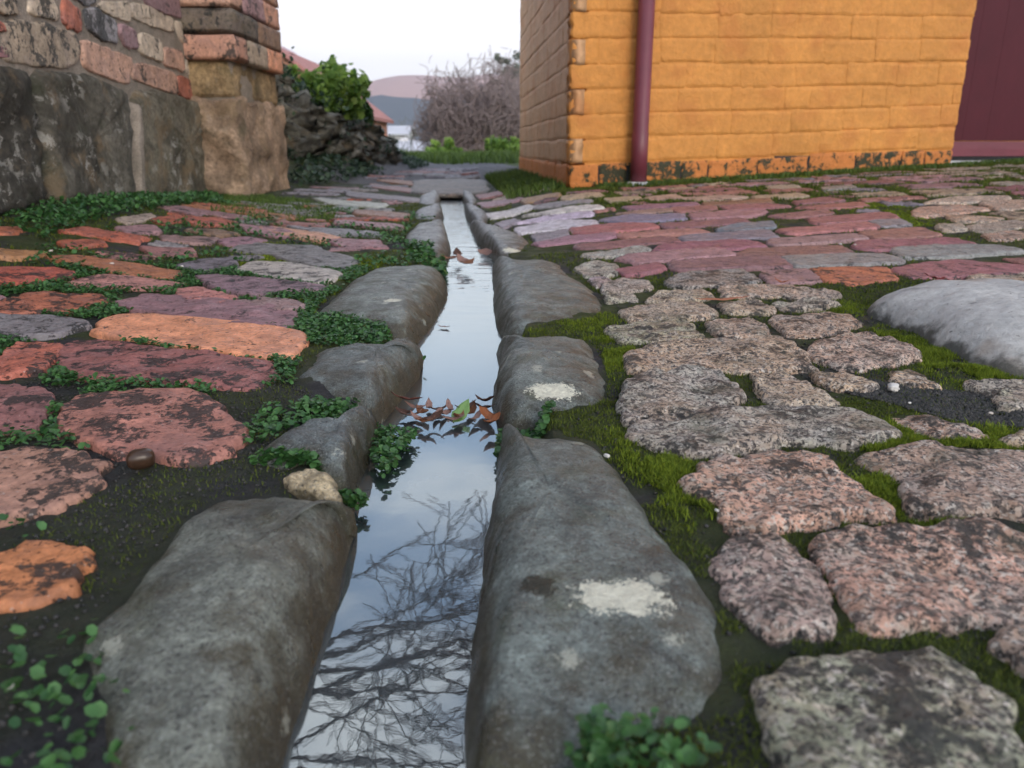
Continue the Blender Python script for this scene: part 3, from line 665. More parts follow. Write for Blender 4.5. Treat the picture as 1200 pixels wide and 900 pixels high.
# ------------------------------------------------------------------ left wall
def mat_mortar(name, a, b, green=0.3):
    t = NT(name); c = t.mix(t.noise(22, 6, 0.65), a, b); c = vary(t, c, 0.3, 160)
    c = t.mix(t.rng(t.noise(7, 5, 0.6, off=3), 0.45, 0.65, 0, green), c, (0.05, 0.055, 0.035))
    return t.fin(c, 0.9, t.bump(t.noise(90, 7, 0.7), 0.008, 1.0), 0.25)
M['mortar'] = mat_mortar('lime_mortar', (0.22, 0.19, 0.16), (0.46, 0.40, 0.33))
def mat_blockstone(name, base, lichen=0.4, dark=0.5):
    t = NT(name); c = t.ocol(); c = vary(t, c, 0.5, 9); c = vary(t, c, 0.5, 70, 2.0)
    ln = t.noise(26, 8, 0.72, 0.4, off=1.5)
    c = t.mix(t.rng(t.noise(6, 5, 0.6, off=4), 0.42, 0.62, 0, dark), c, t.mix(t.noise(70, 4), (0.026, 0.025, 0.020), (0.075, 0.07, 0.055)))
    c = t.mix(t.rng(t.noise(8, 5, 0.65, off=17), 0.52, 0.66, 0, 0.6), c, (0.30, 0.22, 0.13))
    area = t.rng(t.noise(5.5, 3, off=8), 0.45, 0.62)
    c = t.mix(t.math('MULTIPLY', t.math('MULTIPLY', t.rng(ln, 0.53, 0.59), area), lichen), c, (0.50, 0.49, 0.44))
    c = t.mix(t.rng(t.noise(10, 5, off=6), 0.54, 0.72, 0, 0.5), c, (0.05, 0.062, 0.026))
    return t.fin(c, 0.88, t.bump(t.math('ADD', t.noise(30, 8, 0.7), t.math('MULTIPLY', t.noise(130, 6, 0.72), 0.6)), 0.016, 1.0), 0.25)
M['block'] = mat_blockstone('weathered_sandstone', None, 0.9, 0.6)
M['pierstone'] = mat_blockstone('pitted_sandstone', None, 0.15, 0.35)

A0 = at_ground(np.array(0.0), np.array(250.0)); A1 = at_ground(np.array(255.0), np.array(224.0))
Adir = (A1-A0)[:2]; Adir /= np.linalg.norm(Adir); An = np.array([Adir[1], -Adir[0], 0.0])   # outward normal (towards the lane)
WALLTOP = 1.95
lw = empty('brick_wall', (A0[0], A0[1], 0.0)); tag(lw, 'old lichened brick wall on big dark sandstone blocks, ending in a pier', 'wall')
def wallpt(u, out, z): return np.array([A0[0]+Adir[0]*u + An[0]*out, A0[1]+Adir[1]*u + An[1]*out, z])
wang = math.atan2(Adir[1], Adir[0]); Ulen = float(np.linalg.norm((A1-A0)[:2]))
core = block_mesh('mortar_core', Ulen+1.6, 0.30, WALLTOP+0.3, 3, 0.004, 0.004, M['mortar'], 30, 3, 24)
place('mortar_core', core, wallpt((Ulen+0.02-1.58)/2, -0.150, (WALLTOP-0.3)/2), (0, 0, wang), (1, 1, 1), lw)
def wall_piece(name, px, mat, col, grime, out=0.012, back=0.05, rel=0.003, seed=0, N=40, parent=lw, round_=0.010):
    a = np.array(px, float); w = at_plane(a[:, 0], a[:, 1], A0, An)
    uz = np.c_[(w-A0)[:, :2]@Adir, w[:, 2]]; o = resample(uz, N, 1, 0.004, seed); c = o.mean(0); o = c+(o-c)*(1.09 if N < 60 else 1.0); ext = np.linalg.norm(o-c, axis=1).mean()
    rings = []
    for s in [0, .25, .5, .7, .85, .94, 1.0]:
        q = c + (o-c)*s if s > 0 else c.reshape(1, 2); d = (1-s)*ext
        e = out*(1 - np.clip(1-d/round_, 0, 1)**2)
        p3 = np.c_[q, np.full(len(q), seed*1.0)]; e = e + rel*(fbm(p3, 9, 2, seed)+0.7*fbm(p3, 40, 3, seed, 0.6))
        rings.append(np.array([wallpt(q[i, 0], (e if np.ndim(e) == 0 else e[i]), q[i, 1]) for i in range(len(q))]))
    rings.append(np.array([wallpt(x[0], -back, x[1]) for x in o])); 
    V, Fc = rings_mesh(rings); ob = mesh(name, V, Fc, mat, parent, True, col); ob['grime'] = float(grime); return ob
WB = [
('buff', .60, [(3,70),(2,45),(9,24),(50,28),(84,39),(90,52),(87,74),(72,79),(27,75)]),
('plum', .55, [(-30,52),(0,54),(11,57),(12,68),(-30,64)]),
('red', .45, [(-30,16),(2,26),(3,38),(-30,33)]),
('wpink', .22, [(95,46),(150,67),(153,74),(150,97),(138,96),(96,80)]),
('wpink', .30, [(157,76),(170,75),(205,86),(207,111),(170,98),(155,92)]),
('red', .32, [(208,88),(242,102),(245,122),(236,120),(209,112)]),
('salmon', .35, [(245,104),(259,111),(260,124),(248,123)]),
('red', .25, [(72,-8),(80,3),(93,12),(95,36),(88,36),(72,28)]),
('cream', .45, [(33,-8),(57,-3),(64,12),(65,24),(50,22),(32,15)]),
('grey', .68, [(98,12),(108,9),(135,24),(137,50),(120,48),(102,34)]),
('mauve', .30, [(138,27),(159,36),(160,57),(146,55),(139,40)]),
('cream', .40, [(162,40),(170,40),(187,47),(190,72),(170,66),(163,60)]),
('wpink', .35, [(191,55),(211,60),(215,84),(192,76)]),
('cream', .35, [(216,62),(234,69),(235,92),(218,86)]),
('buff', .45, [(236,70),(251,77),(261,102),(254,105),(237,93)]),
('cream', .35, [(118,2),(150,2),(151,26),(135,22),(114,9)]),
('cream', .30, [(153,4),(170,6),(200,21),(202,38),(170,28),(153,20)]),
('cream', .40, [(204,24),(230,35),(243,45),(245,69),(228,63),(209,46)]),
('mauve', .35, [(165,-14),(213,-8),(213,22),(190,15),(172,6)]),
('plum', .60, [(215,-10),(227,1),(238,9),(239,37),(216,27)]),
('buff', .60, [(-20,-15),(15,-6),(18,16),(9,18),(-20,10)]),
('grey', .55, [(66,-25),(110,-16),(112,2),(100,6),(84,-2),(68,-14)]),
]
for k, (cn_, gr, px) in enumerate(WB):
    wall_piece('brick', px, M['wallbrick'], np.array(C[cn_])*(0.85+0.2*rng.random()), gr, 0.007, seed=k*5+2, round_=0.006)
BL = [((.10, .095, .08), [(-130,45),(-60,62),(0,77),(26,80),(36,160),(46,238),(0,252),(-130,290)]),
      ((.17, .16, .13), [(29,80),(70,82),(100,88),(125,98),(140,110),(145,160),(147,215),(148,238),(100,243),(52,246),(40,170)]),
      ((.22, .20, .15), [(151,105),(180,104),(210,113),(250,128),(252,160),(252,228),(200,236),(157,240),(154,180)])]
for k, (col, px) in enumerate(BL):
    wall_piece('stone_block', px, M['block'], col, .5, 0.030, 0.08, 0.010, seed=k*9+4, N=72, round_=0.022)
wall_piece('mortar_strip', [(148,125),(152,125),(153,180),(156,236),(152,236),(148,180)], M['mortar'], (.3, .26, .18), .2, 0.040, seed=3)
wall_piece('brick', [(242,132),(250,133),(252,181),(244,181)], M['wallbrick'], C['salmon'], .25, 0.05, seed=4)
wall_piece('brick', [(244,183),(253,183),(254,226),(246,228)], M['wallbrick'], (.50, .13, .06), .15, 0.05, seed=5)
# upper courses of the wall, above the picture
WBM = [block_mesh('wall_brick_%d' % i, 0.225, 0.09, 0.078, i+2, 0.008, 0.003, M['wallbrick'], 6, 3, 4) for i in range(4)]
cols = ['cream', 'wpink', 'buff', 'mauve', 'red', 'grey', 'plum', 'salmon']
for r in range(13):
    z = 0.83 + r*0.088
    for q in range(-5, 9):
        u = q*0.24 + (0.12 if r % 2 else 0)
        if -1.35 < u < Ulen-0.1: place('brick', WBM[(r*3+q) % 4], wallpt(u, -0.028, z), (0, 0, wang), (1, 1, 1), lw, C[cols[int(rng.integers(8))]], 0.3+0.3*rng.random())
for r in range(5):
    for q in range(6):
        u = -1.42 + q*0.24 + (0.12 if r % 2 else 0)
        if u < -0.16: place('brick', WBM[(r*3+q) % 4], wallpt(u, -0.028, 0.475+r*0.074), (0, 0, wang), (1, 1, 0.86), lw, C[cols[int(rng.integers(8))]], 0.3+0.3*rng.random())
for u0, u1 in ((-1.55, -0.92), (-0.90, -0.30)):
    place('stone_block', block_mesh('side_block', u1-u0, 0.14, 0.50, int(u0*10)+40, 0.02, 0.014, M['block'], 22, 5, 16), wallpt((u0+u1)/2, -0.035, 0.18), (0, 0, wang), (1, 1, 1), lw, (.17, .16, .125))
# pier
PC = at_ground(np.array(288.0), np.array(229.0)); px0, py0 = PC[0], PC[1]; pw, pdp = 0.30, 0.62
pier = block_mesh('pier', pw-0.02, pdp-0.02, WALLTOP-0.28, 5, 0.004, 0.003, M['mortar'], 5, 6, 18)
pier_o = place('pier', pier, (px0-pw/2-0.004, py0+pdp/2+0.006, (WALLTOP+0.50)/2-0.11), (0, 0, 0), (1, 1, 1), lw)
pb = block_mesh('pier_block', pw+0.01, pdp+0.02, 0.40, 8, 0.018, 0.022, M['pierstone'], 20, 30, 24)
b = place('stone_block', pb, (px0-pw/2+0.008, py0+pdp/2, 0.19), (0, 0, 0), (1, 1, 1), pier_o, (.47, .34, .24)); b.location = Vector((px0-pw/2+0.008, py0+pdp/2, 0.19)) - WL[lw.name] - (WL[pier_o.name]-WL[lw.name])
pb2 = block_mesh('pier_block_upper', pw-0.004, pdp-0.004, 0.145, 9, 0.016, 0.010, M['pierstone'], 14, 20, 8)
place('stone_block', pb2, (px0-pw/2-0.01, py0+pdp/2, 0.46), (0, 0, 0), (1, 1, 1), pier_o, (.40, .29, .16))
HB = [block_mesh('pier_brick_%d' % i, 1, 1, 1, i+5, 0.03, 0.025, M['wallbrick'], 7, 7, 6) for i in range(4)]
pcols = [['salmon', 'buff', 'orange', 'salmon'], ['dark', 'brown', 'orange', 'red'], ['wpink', 'mauve', 'salmon', 'wpink'], ['mauve', 'wpink', 'grey', 'buff']]
for r in range(15):
    z = 0.573 + r*0.094; n = 3 if r % 2 == 0 else 2; off = 0.02
    cuts = np.linspace(0, pdp, n+1) if r % 2 else np.array([0, .14, .40, pdp])
    for q in range(len(cuts)-1):
        d = cuts[q+1]-cuts[q]-0.005; y = py0 + (cuts[q]+cuts[q+1])/2 - (0.02 if q == 0 else 0)
        col = np.array(C[pcols[r % 4][(q+(r//4)) % 4]])*(0.85+0.25*rng.random())
        if q == 0:
            place('brick', HB[(r+q) % 4], (px0-0.13+off, y, z), (0, 0, 0.01*rng.standard_normal()), (0.27, d+0.02, 0.090), pier_o, col, 0.5)
        else:
            place('brick', HB[(r+q) % 4], (px0-0.05+off-0.004*rng.random(), y, z), (0, 0, 0.01*rng.standard_normal()), (0.115, d, 0.090), pier_o, col, 0.3+0.2*rng.random())

# ------------------------------------------------------------------ orange building
def mat_paint(name, col, dirty=0.5):
    t = NT(name); c = vary(t, col, 0.16, 4); c = vary(t, c, 0.14, 40, 3)
    c = t.mix(t.rng(t.noise(7, 5, 0.6, off=2), 0.48, 0.68, 0, 0.5), c, (0.52, 0.19, 0.05))
    c = t.mix(t.rng(t.noise(95, 6, 0.65, off=5), 0.68, 0.74, 0, 0.7*dirty), c, (0.17, 0.09, 0.05))
    c = t.mix(t.rng(t.noise(45, 6, 0.7, off=6), 0.66, 0.75, 0, 0.45), c, (0.72, 0.52, 0.33))
    sp = t.n('ShaderNodeSeparateXYZ'); t.l(t.pos, sp.inputs[0])
    g = t.attr('grime', 'Fac'); m = t.rng(t.noise(26, 7, 0.7, 0.4, off=1), t.rng(g, 0, 1, 0.95, 0.42, False), t.rng(g, 0, 1, 1.0, 0.50, False))
    c = t.mix(m, c, t.mix(t.noise(140, 4), (0.018, 0.022, 0.010), (0.06, 0.06, 0.03)))
    return t.fin(c, 0.62, t.bump(t.math('ADD', t.noise(17, 5, 0.62), t.math('MULTIPLY', t.noise(90, 6, 0.7), 0.40)), 0.008, 1.0), 0.3)
M['orange'] = mat_paint('orange_wall_paint', (0.62, 0.275, 0.066)); M['orange_side'] = mat_paint('shaded_weathered_side_paint', (0.60, 0.36, 0.19), 1.0)  # side paint is browner: weathering plus that face's shade mixed into the colour
M['plinth'] = mat_paint('burnt_orange_paint', (0.54, 0.195, 0.05), 1.0)
B0 = at_ground(np.array(667.0), np.array(221.0)); 
B1 = at_depth(np.array(1113.0), np.array(193.0), 3.30)
Bd = (B1-B0)[:2]; BL_ = float(np.linalg.norm(Bd)); Bd = Bd/BL_; Bn = np.array([Bd[1], -Bd[0]]); bang = math.atan2(Bd[1], Bd[0])
S1 = at_depth(np.array(609.0), np.array(193.0), 4.9); Sd = (S1-B0)[:2]; SL = float(np.linalg.norm(Sd)); Sd = Sd/SL; Sn = np.array([-Sd[1], Sd[0]]); sang = math.atan2(Sd[1], Sd[0])
zb0 = float(B0[2]); slope = (float(B1[2])-zb0)/BL_; tilt = 0.031
house = empty('orange_building', (B0[0], B0[1], zb0)); tag(house, 'orange painted brick building with maroon door and downpipe', 'building')
TOP = 2.6
def quadwall(name, P, d, n, L, z0, zt, th, parent, mat, shear=0.0):
    """upright slab: outer face in the plane through P, direction d, thickness th behind it"""
    V = []
    for (u, o) in ((0, 0), (L, 0), (L, -th), (0, -th)):
        for z in (z0, zt): V.append((P[0]+d[0]*u+n[0]*o, P[1]+d[1]*u+n[1]*o, z))
    Fc = [(0, 2, 3, 1), (2, 4, 5, 3), (4, 6, 7, 5), (6, 0, 1, 7), (1, 3, 5, 7), (0, 6, 4, 2)]
    return mesh(name, V, Fc, mat, parent, False, (1, 1, 1))
wall_f = quadwall('front_wall', B0[:2]-0.0006*Bn + 0.06*Bd, Bd, Bn, BL_-0.064, -0.1, TOP, 0.22, house, M['orange']); wall_f['grime'] = 0.35
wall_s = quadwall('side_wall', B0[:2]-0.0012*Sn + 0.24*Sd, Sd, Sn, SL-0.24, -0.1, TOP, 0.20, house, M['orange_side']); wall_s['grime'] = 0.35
OB = [block_mesh('painted_brick_%d' % i, 1, 1, 1, i+11, 0.014, 0.024, None, 12, 3, 7) for i in range(6)]
def ob_mat(i, mt):
    key = (i, mt)
    if key not in OBM:
        m_ = OB[i].copy(); m_.materials.clear(); m_.materials.append(M[mt]); OBM[key] = m_
    return OBM[key]
OBM = {}
def brick_run(P, d, n, L, ang, sl, parent, seed, rows=11, jag=None):
    rr = np.random.default_rng(seed)
    for r in range(rows):
        plinth = r == 0; zc0 = zb0 + 0.046 + r*0.0865
        u = -(0.12 if r % 2 else 0.0) + (0.0 if sl else 0.03)
        while u < L-0.02:
            ln = 0.232 + 0.012*rr.standard_normal() if (r % 3 or rr.random() < .6) else 0.115
            u0, u1 = max(u, 0.0), min(u+ln, L); u += ln+0.0025
            if u1-u0 < 0.035: continue
            uc = (u0+u1)/2; z = zc0 + sl*uc + 0.0025*rr.standard_normal(); out = -0.0248+0.0020*rr.random()
            if plinth: out += 0.005
            hgt = 0.0848 + 0.0018*rr.standard_normal()
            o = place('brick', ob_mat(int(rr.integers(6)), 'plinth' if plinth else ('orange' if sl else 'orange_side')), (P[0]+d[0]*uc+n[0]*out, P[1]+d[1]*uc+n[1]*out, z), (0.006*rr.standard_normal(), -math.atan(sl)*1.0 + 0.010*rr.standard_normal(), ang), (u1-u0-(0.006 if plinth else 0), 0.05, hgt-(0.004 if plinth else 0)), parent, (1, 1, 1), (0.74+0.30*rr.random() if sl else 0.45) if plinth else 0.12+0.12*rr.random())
            if rr.random() < 0.25: o.scale[0] *= -1
pm = quadwall('plinth_mortar', B0[:2]+0.001*Bn + 0.02*Bd, Bd, Bn, BL_-0.03, -0.1, zb0+0.083, 0.03, wall_f, M['soil'])
pm2 = quadwall('plinth_mortar', B0[:2]+0.001*Bn + BL_*0.5*Bd, Bd, Bn, BL_*0.5-0.012, -0.1, zb0+0.083+tilt*BL_*0.6, 0.03, wall_f, M['soil'])
pm2.location += Vector((Bn[0], Bn[1], 0))*0.0006
brick_run(B0[:2], Bd, Bn, BL_, bang, tilt, wall_f, 5)
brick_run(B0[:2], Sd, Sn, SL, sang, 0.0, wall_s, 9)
# door in its opening, step, and the wall past it
M['maroon'] = mat_simple('maroon_gloss_paint', (0.075, 0.012, 0.020), 0.14, 6, 0.5, 0.0006, 60, 0.2)
M['maroon2'] = mat_simple('maroon_rail_paint', (0.16, 0.036, 0.052), 0.15, 12, 0.42, 0.0006, 60, 0.5)
M['white'] = mat_simple('white_sill_paint', (0.62, 0.63, 0.66), 0.15, 20, 0.6, 0.001, 80)
M['step'] = mat_simple('worn_step_stone', (0.42, 0.42, 0.42), 0.25, 18, 0.8, 0.004, 60)
M['black'] = mat_simple('gap_shade_black', (0.015, 0.015, 0.017), 0.1, 20, 0.7)
def fp(u, out, z): return np.array([B0[0]+Bd[0]*u+Bn[0]*out, B0[1]+Bd[1]*u+Bn[1]*out, z])
zd = float(at_plane(np.array(1113.0), np.array(186.0), fp(BL_, 0, 0), np.array([Bn[0], Bn[1], 0.0]))[2])
door = empty('door', tuple(fp(BL_+0.45, -0.09, zd))); door.parent = house; door.location = Vector(fp(BL_+0.45, -0.09, zd)) - WL[house.name]
def fbox(name, u0, u1, o0, o1, z0, z1, mat, parent, bev=0.003):
    m_ = block_mesh(name, u1-u0, o1-o0, z1-z0, 1, bev, 0.0, mat, 3, 3, 3); m_.polygons.foreach_set('use_smooth', [False]*len(m_.polygons))
    return place(name, m_, fp((u0+u1)/2, (o0+o1)/2, (z0+z1)/2), (0, 0, bang), (1, 1, 1), parent)
for k in range(7): fbox('board', BL_-0.01+k*0.132, BL_-0.01+k*0.132+0.1318, -0.115, -0.080+0.0003*(k % 3), zd+0.075, zd+2.0, M['maroon'], door, 0.0006)
fbox('bottom_rail', BL_-0.01, BL_+0.92, -0.120, -0.068, zd+0.008, zd+0.073, M['maroon2'], door)
fbox('door_gap_shade', BL_-0.012, BL_+0.92, -0.112, -0.072, zd-0.008, zd+0.007, M['black'], door, 0.001)  # black strip standing in for the shadowed gap below the rail
fbox('door_sill', BL_-0.012, BL_+0.93, -0.14, -0.03, zd-0.030, zd-0.009, M['white'], house)
stp = block_mesh('door_step', 1.0, 0.30, 0.10, 4, 0.02, 0.008, M['step'], 20, 8, 5); place('door_step', stp, fp(BL_+0.53, 0.03, zd-0.075), (0, 0, bang), (1, 1, 1), house)
wall_r = quadwall('front_wall_past_door', fp(BL_+0.93, 0, 0)[:2], Bd, Bn, 1.6, -0.1, TOP, 0.22, house, M['orange']); wall_r['grime'] = 0.1
lint = quadwall('door_head', fp(BL_-0.01, -0.001, 0)[:2], Bd, Bn, 0.95, zd+2.01, TOP, 0.22, house, M['orange']); lint['grime'] = 0.1
# downpipe
def tube(pts, rad, n=16, cap=True):
    pts = [np.asarray(p, float) for p in pts]; V = []; Fc = []
    for i, p in enumerate(pts):
        t = pts[min(i+1, len(pts)-1)] - pts[max(i-1, 0)]; t = t/np.linalg.norm(t)
        a = np.cross(t, [0.3, 1, 0.1]); a /= np.linalg.norm(a); b_ = np.cross(t, a); r = rad[i] if hasattr(rad, '__len__') else rad
        for k in range(n): V.append(p + r*(math.cos(2*math.pi*k/n)*a + math.sin(2*math.pi*k/n)*b_))
    for i in range(len(pts)-1):
        for k in range(n): Fc.append((i*n+k, i*n+(k+1) % n, (i+1)*n+(k+1) % n, (i+1)*n+k))
    if cap: Fc.append(tuple(range(n))[::-1]); Fc.append(tuple((len(pts)-1)*n+k for k in range(n)))
    return V, Fc
pipe_p = at_plane(np.array(747.5), np.array(218.0), fp(0, 0.045, 0), np.array([Bn[0], Bn[1], 0.0])); pu = float((pipe_p[:2]-B0[:2])@Bd); pz = float(pipe_p[2])
V, Fc = tube([fp(pu, 0.045, pz+0.006), fp(pu, 0.045, pz+0.19), fp(pu, 0.045, pz+0.192), fp(pu+0.004, 0.043, TOP)], [0.0315, 0.0315, 0.0300, 0.0300], 24)
dp = mesh('downpipe', V, Fc, M['maroon2'], house); 
V, Fc = tube([fp(pu, 0.045, pz-0.03), fp(pu, 0.045, pz+0.012), fp(pu, 0.045, pz+0.016)], [0.043, 0.043, 0.036], 20)
mesh('pipe_collar', V, Fc, M['white'], dp, False)
V, Fc = tube([fp(pu, 0.01, 1.4), fp(pu, 0.045, 1.4)], 0.012, 8); mesh('pipe_bracket', V, Fc, M['maroon2'], dp)
# roof over it (above the picture)
M['roof'] = mat_simple('roof_sheet', (0.20, 0.07, 0.06), 0.2, 3, 0.6)
c0 = fp(-0.1, 0.15, TOP); c1 = fp(BL_+2.7, 0.15, TOP); s2 = np.array([Sd[0], Sd[1], 0])*(SL+0.2)
Vr = [c0, c1, c1+s2, c0+s2]; Vr = np.vstack([Vr, np.array(Vr)+[0, 0, 0.05]])
mesh('roof', Vr, [(3, 2, 1, 0), (4, 5, 6, 7), (0, 1, 5, 4), (1, 2, 6, 5), (2, 3, 7, 6), (3, 0, 4, 7)], M['roof'], house, False)
bw = quadwall('back_wall', fp(0.2, 0, 0)[:2]+Sd*SL, Bd, -Bn, BL_+2.2, -0.1, TOP, 0.2, house, M['orange']); bw['grime'] = 0.1

# ------------------------------------------------------------------ big pale boulder at right
M['boulder'] = None
def mat_boulder():
    t = NT('pale_boulder_rock'); c = t.mix(t.noise(9, 6, 0.65), (0.36, 0.37, 0.365), (0.62, 0.63, 0.61)); c = vary(t, c, 0.25, 90)
    c = t.mix(t.rng(t.noise(14, 5, 0.6, off=2), 0.56, 0.68, 0, 0.55), c, (0.17, 0.175, 0.185)); c = t.mix(t.rng(t.noise(7, 4, off=5), 0.60, 0.72, 0, 0.6), c, (0.34, 0.26, 0.19))
    c = t.mix(t.rng(t.noise(150, 4, off=1), 0.66, 0.72, 0, 0.7), c, (0.06, 0.06, 0.06))
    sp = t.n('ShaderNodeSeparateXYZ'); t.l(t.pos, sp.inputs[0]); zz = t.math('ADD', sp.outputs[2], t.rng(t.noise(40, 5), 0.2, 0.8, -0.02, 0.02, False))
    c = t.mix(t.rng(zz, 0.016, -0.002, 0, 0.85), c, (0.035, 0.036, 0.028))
    return t.fin(c, 0.75, t.bump(t.math('ADD', t.noise(45, 7, 0.7), t.math('MULTIPLY', t.noise(300, 4, 0.7), 0.3)), 0.005, 0.9), 0.35)
bo = np.array([(1008,366),(1030,352),(1075,345),(1140,346),(1230,352),(1330,372),(1370,400),(1330,432),(1250,444),(1180,440),(1135,424),(1100,408),(1050,380)], float)
w = at_ground(bo[:, 0], bo[:, 1], 0.0)[:, :2]
o = resample(w, 90, 2, 0.004, 3); c = o.mean(0); STONES.append(o); rings = []
for s in [0, .15, .3, .45, .58, .7, .79, .86, .91, .95, .98, 1.0]:
    q = c+(o-c)*s if s > 0 else c.reshape(1, 2); p3 = np.c_[q, np.zeros(len(q))]
    z = G(q[:, 0], q[:, 1]) - 0.02 + 0.066*(1-s**3.0)**(1/2.0) + (0.006*fbm(p3, 7, 2, 4)+0.003*fbm(p3, 30, 4, 8, 0.6))*(1-s**6)
    rings.append(np.c_[q, z])
V, Fc = rings_mesh(rings); bl = mesh('boulder', V, Fc, mat_boulder()); tag(bl, 'pale grey smooth boulder set in the moss among the bricks', 'boulder')

# ------------------------------------------------------------------ loose paving outside the picture so the ground goes on
def in_poly(x, y, poly):
    x = np.asarray(x); y = np.asarray(y); r = np.zeros(x.shape, bool); n = len(poly)
    for i in range(n):
        x0, y0 = poly[i]; x1, y1 = poly[(i+1) % n]
        if y0 == y1: continue
        cnd = ((y0 > y) != (y1 > y)) & (x < (x1-x0)*(y-y0)/(y1-y0)+x0); r ^= cnd
    return r
def covered(x, y, grow=0.0, sets=None):
    x = np.asarray(x); y = np.asarray(y); r = np.zeros(x.shape, bool)
    for p in (sets or STONES):
        c = p.mean(0); q = c+(p-c)*(1+grow); lo = q.min(0); hi = q.max(0)
        m = (x > lo[0]) & (x < hi[0]) & (y > lo[1]) & (y < hi[1])
        if m.any():
            k = np.where(m)[0]; r[k] |= in_poly(x[k], y[k], q)
    return r
def project(x, y, z):
    d = np.stack([x, y, np.asarray(z)-CAMZ], -1); D = d[..., 1]*CP - d[..., 2]*SP; v = d[..., 1]*SP + d[..., 2]*CP
    return 600+F*d[..., 0]/D, 450-F*v/D, D
nf = 0
for r in range(-4, 36):
    for q in range(-8, 14):
        x = q*0.245 + (0.12 if r % 2 else 0); y = 0.06 + r*0.118
        if x > xd(y)-0.30 and x < xd(y)+0.30: continue
        zz = float(G(x, y)); front = (np.array([x, y])-B0[:2])@(-Bn); 
        if x > 0.1 and front > -0.15: continue
        if ((np.array([x, y])-A0[:2])@An[:2]) < 0.2: continue
        if y > 3.2 and x < -0.5: continue
        cx = np.array([x-.115, x+.115, x, x-.115, x+.115, x-.06, x+.06]); cy = np.array([y-.05, y-.05, y, y+.05, y+.05, y, y])
        u, v, D = project(cx, cy, np.full(7, zz))
        if ((u > -15) & (u < 1215) & (v < 915) & (D > 0.02)).any(): continue
        if covered(cx, cy, 0.06).any(): continue
        j = 0.006*rng.standard_normal((4, 2)); pts = np.array([(x-.11, y-.05), (x+.11, y-.05), (x+.11, y+.05), (x-.11, y+.05)])+j
        flagstone(pts, 0.008, M['granite'] if x > 0 else M['brick'], np.array(C[['dpink', 'pink', 'grey', 'gpink', 'mauve'][int(rng.integers(5))]]), paving, 'paving_stone' if x > 0 else 'brick', grime=.45, seed=900+nf); nf += 1

RX = np.arange(-1.5, 2.7, 0.006); RY = np.arange(0.4, 3.6, 0.006); _gx, _gy = np.meshgrid(RX, RY); RAS = covered(_gx.ravel(), _gy.ravel(), 0.03).reshape(_gx.shape)
def blocked(x, y):
    i = np.clip(((np.asarray(y)-RY[0])/0.006).astype(int), 0, len(RY)-1); j = np.clip(((np.asarray(x)-RX[0])/0.006).astype(int), 0, len(RX)-1); return RAS[i, j]
fill = 0
for (sx, sy, sh) in ((0.115, 0.052, 0.0030), (0.075, 0.045, 0.0028), (0.045, 0.032, 0.0026), (0.030, 0.022, 0.0024)):
    for k in range(2600):
        x = -1.25+3.5*rng.random(); y = 0.62+2.75*rng.random()
        if abs(x-xd(y)) < 0.19+sx*0.5: continue
        if x < 0 and y < 0.75 and sx > .05: continue
        if (np.array([x, y])-B0[:2])@Bn < 0.22 and x > 0.05: continue
        if ((np.array([x, y])-A0[:2])@An[:2]) < 0.25 or (y > 2.7 and x < -0.75): continue
        ex = np.array([-1, 0, 1, -1, 0, 1, -1, 0, 1])*sx*0.98; ey = np.array([-1, -1, -1, 0, 0, 0, 1, 1, 1])*sy*0.98
        if blocked(x+ex, y+ey).any(): continue
        RAS[(np.abs(_gy-y) < sy*1.08) & (np.abs(_gx-x) < sx*1.05)] = True
        pts = np.array([(x-sx, y-sy), (x, y-sy), (x+sx, y-sy), (x+sx, y), (x+sx, y+sy), (x, y+sy), (x-sx, y+sy), (x-sx, y)])*1.0 + 0.10*sy*rng.standard_normal((8, 2))
        zone = ['dpink', 'red', 'brown', 'mauve', 'rust', 'grey'] if x < 0 else (['gpink', 'ggrey', 'gpink', 'gcream'] if y < 1.25 or x > 1.5 else ['plum', 'mauve', 'slate', 'dpink', 'buff'])
        gr_ = 'g' if x > 0 and (y < 1.25 or x > 1.5) else 'b'
        flagstone(pts, sh, M['granite' if gr_ == 'g' else 'brick'], np.array(C[zone[int(rng.integers(len(zone)))]])*(0.8+0.3*rng.random()), paving, 'paving_stone' if gr_ == 'g' else 'brick', 0.0024, 0.35+0.3*rng.random(), 3000+fill, False, 0.005, 0.006); fill += 1
for r in range(34):
    y = 3.35+r*0.128
    for q in range(-7, 8):
        x = q*0.262 + (0.13 if r % 2 else 0) + 0.012*rng.standard_normal() - 0.06*(y-4)
        if y < 4.45 and abs(x-xd(y)) < 0.30: continue
        if y > 4.45 and y < 5.1 and abs(x-xd(y)) < 0.35: continue
        if x < float(lane_l(y))+0.20 or (np.array([x, y])-B0[:2])@Sn < 0.28 or (y < 4.4 and x < -0.95): continue
        pts = np.array([(x-.122, y-.055), (x+.122, y-.055), (x+.122, y+.055), (x-.122, y+.055)])+0.008*rng.standard_normal((4, 2))
        if covered(pts[:, 0], pts[:, 1], 0.05).any(): continue
        flagstone(pts, 0.004 if y < 4.6 else 0.014, M['brick'], np.array(C[['slate', 'grey', 'mauve', 'slate', 'dpink'][int(rng.integers(5))]])*(0.75+0.3*rng.random()), paving, 'brick', 0.002, 0.4, 5000+fill, False, 0.006, 0.004); fill += 1
print('filler stones', fill)

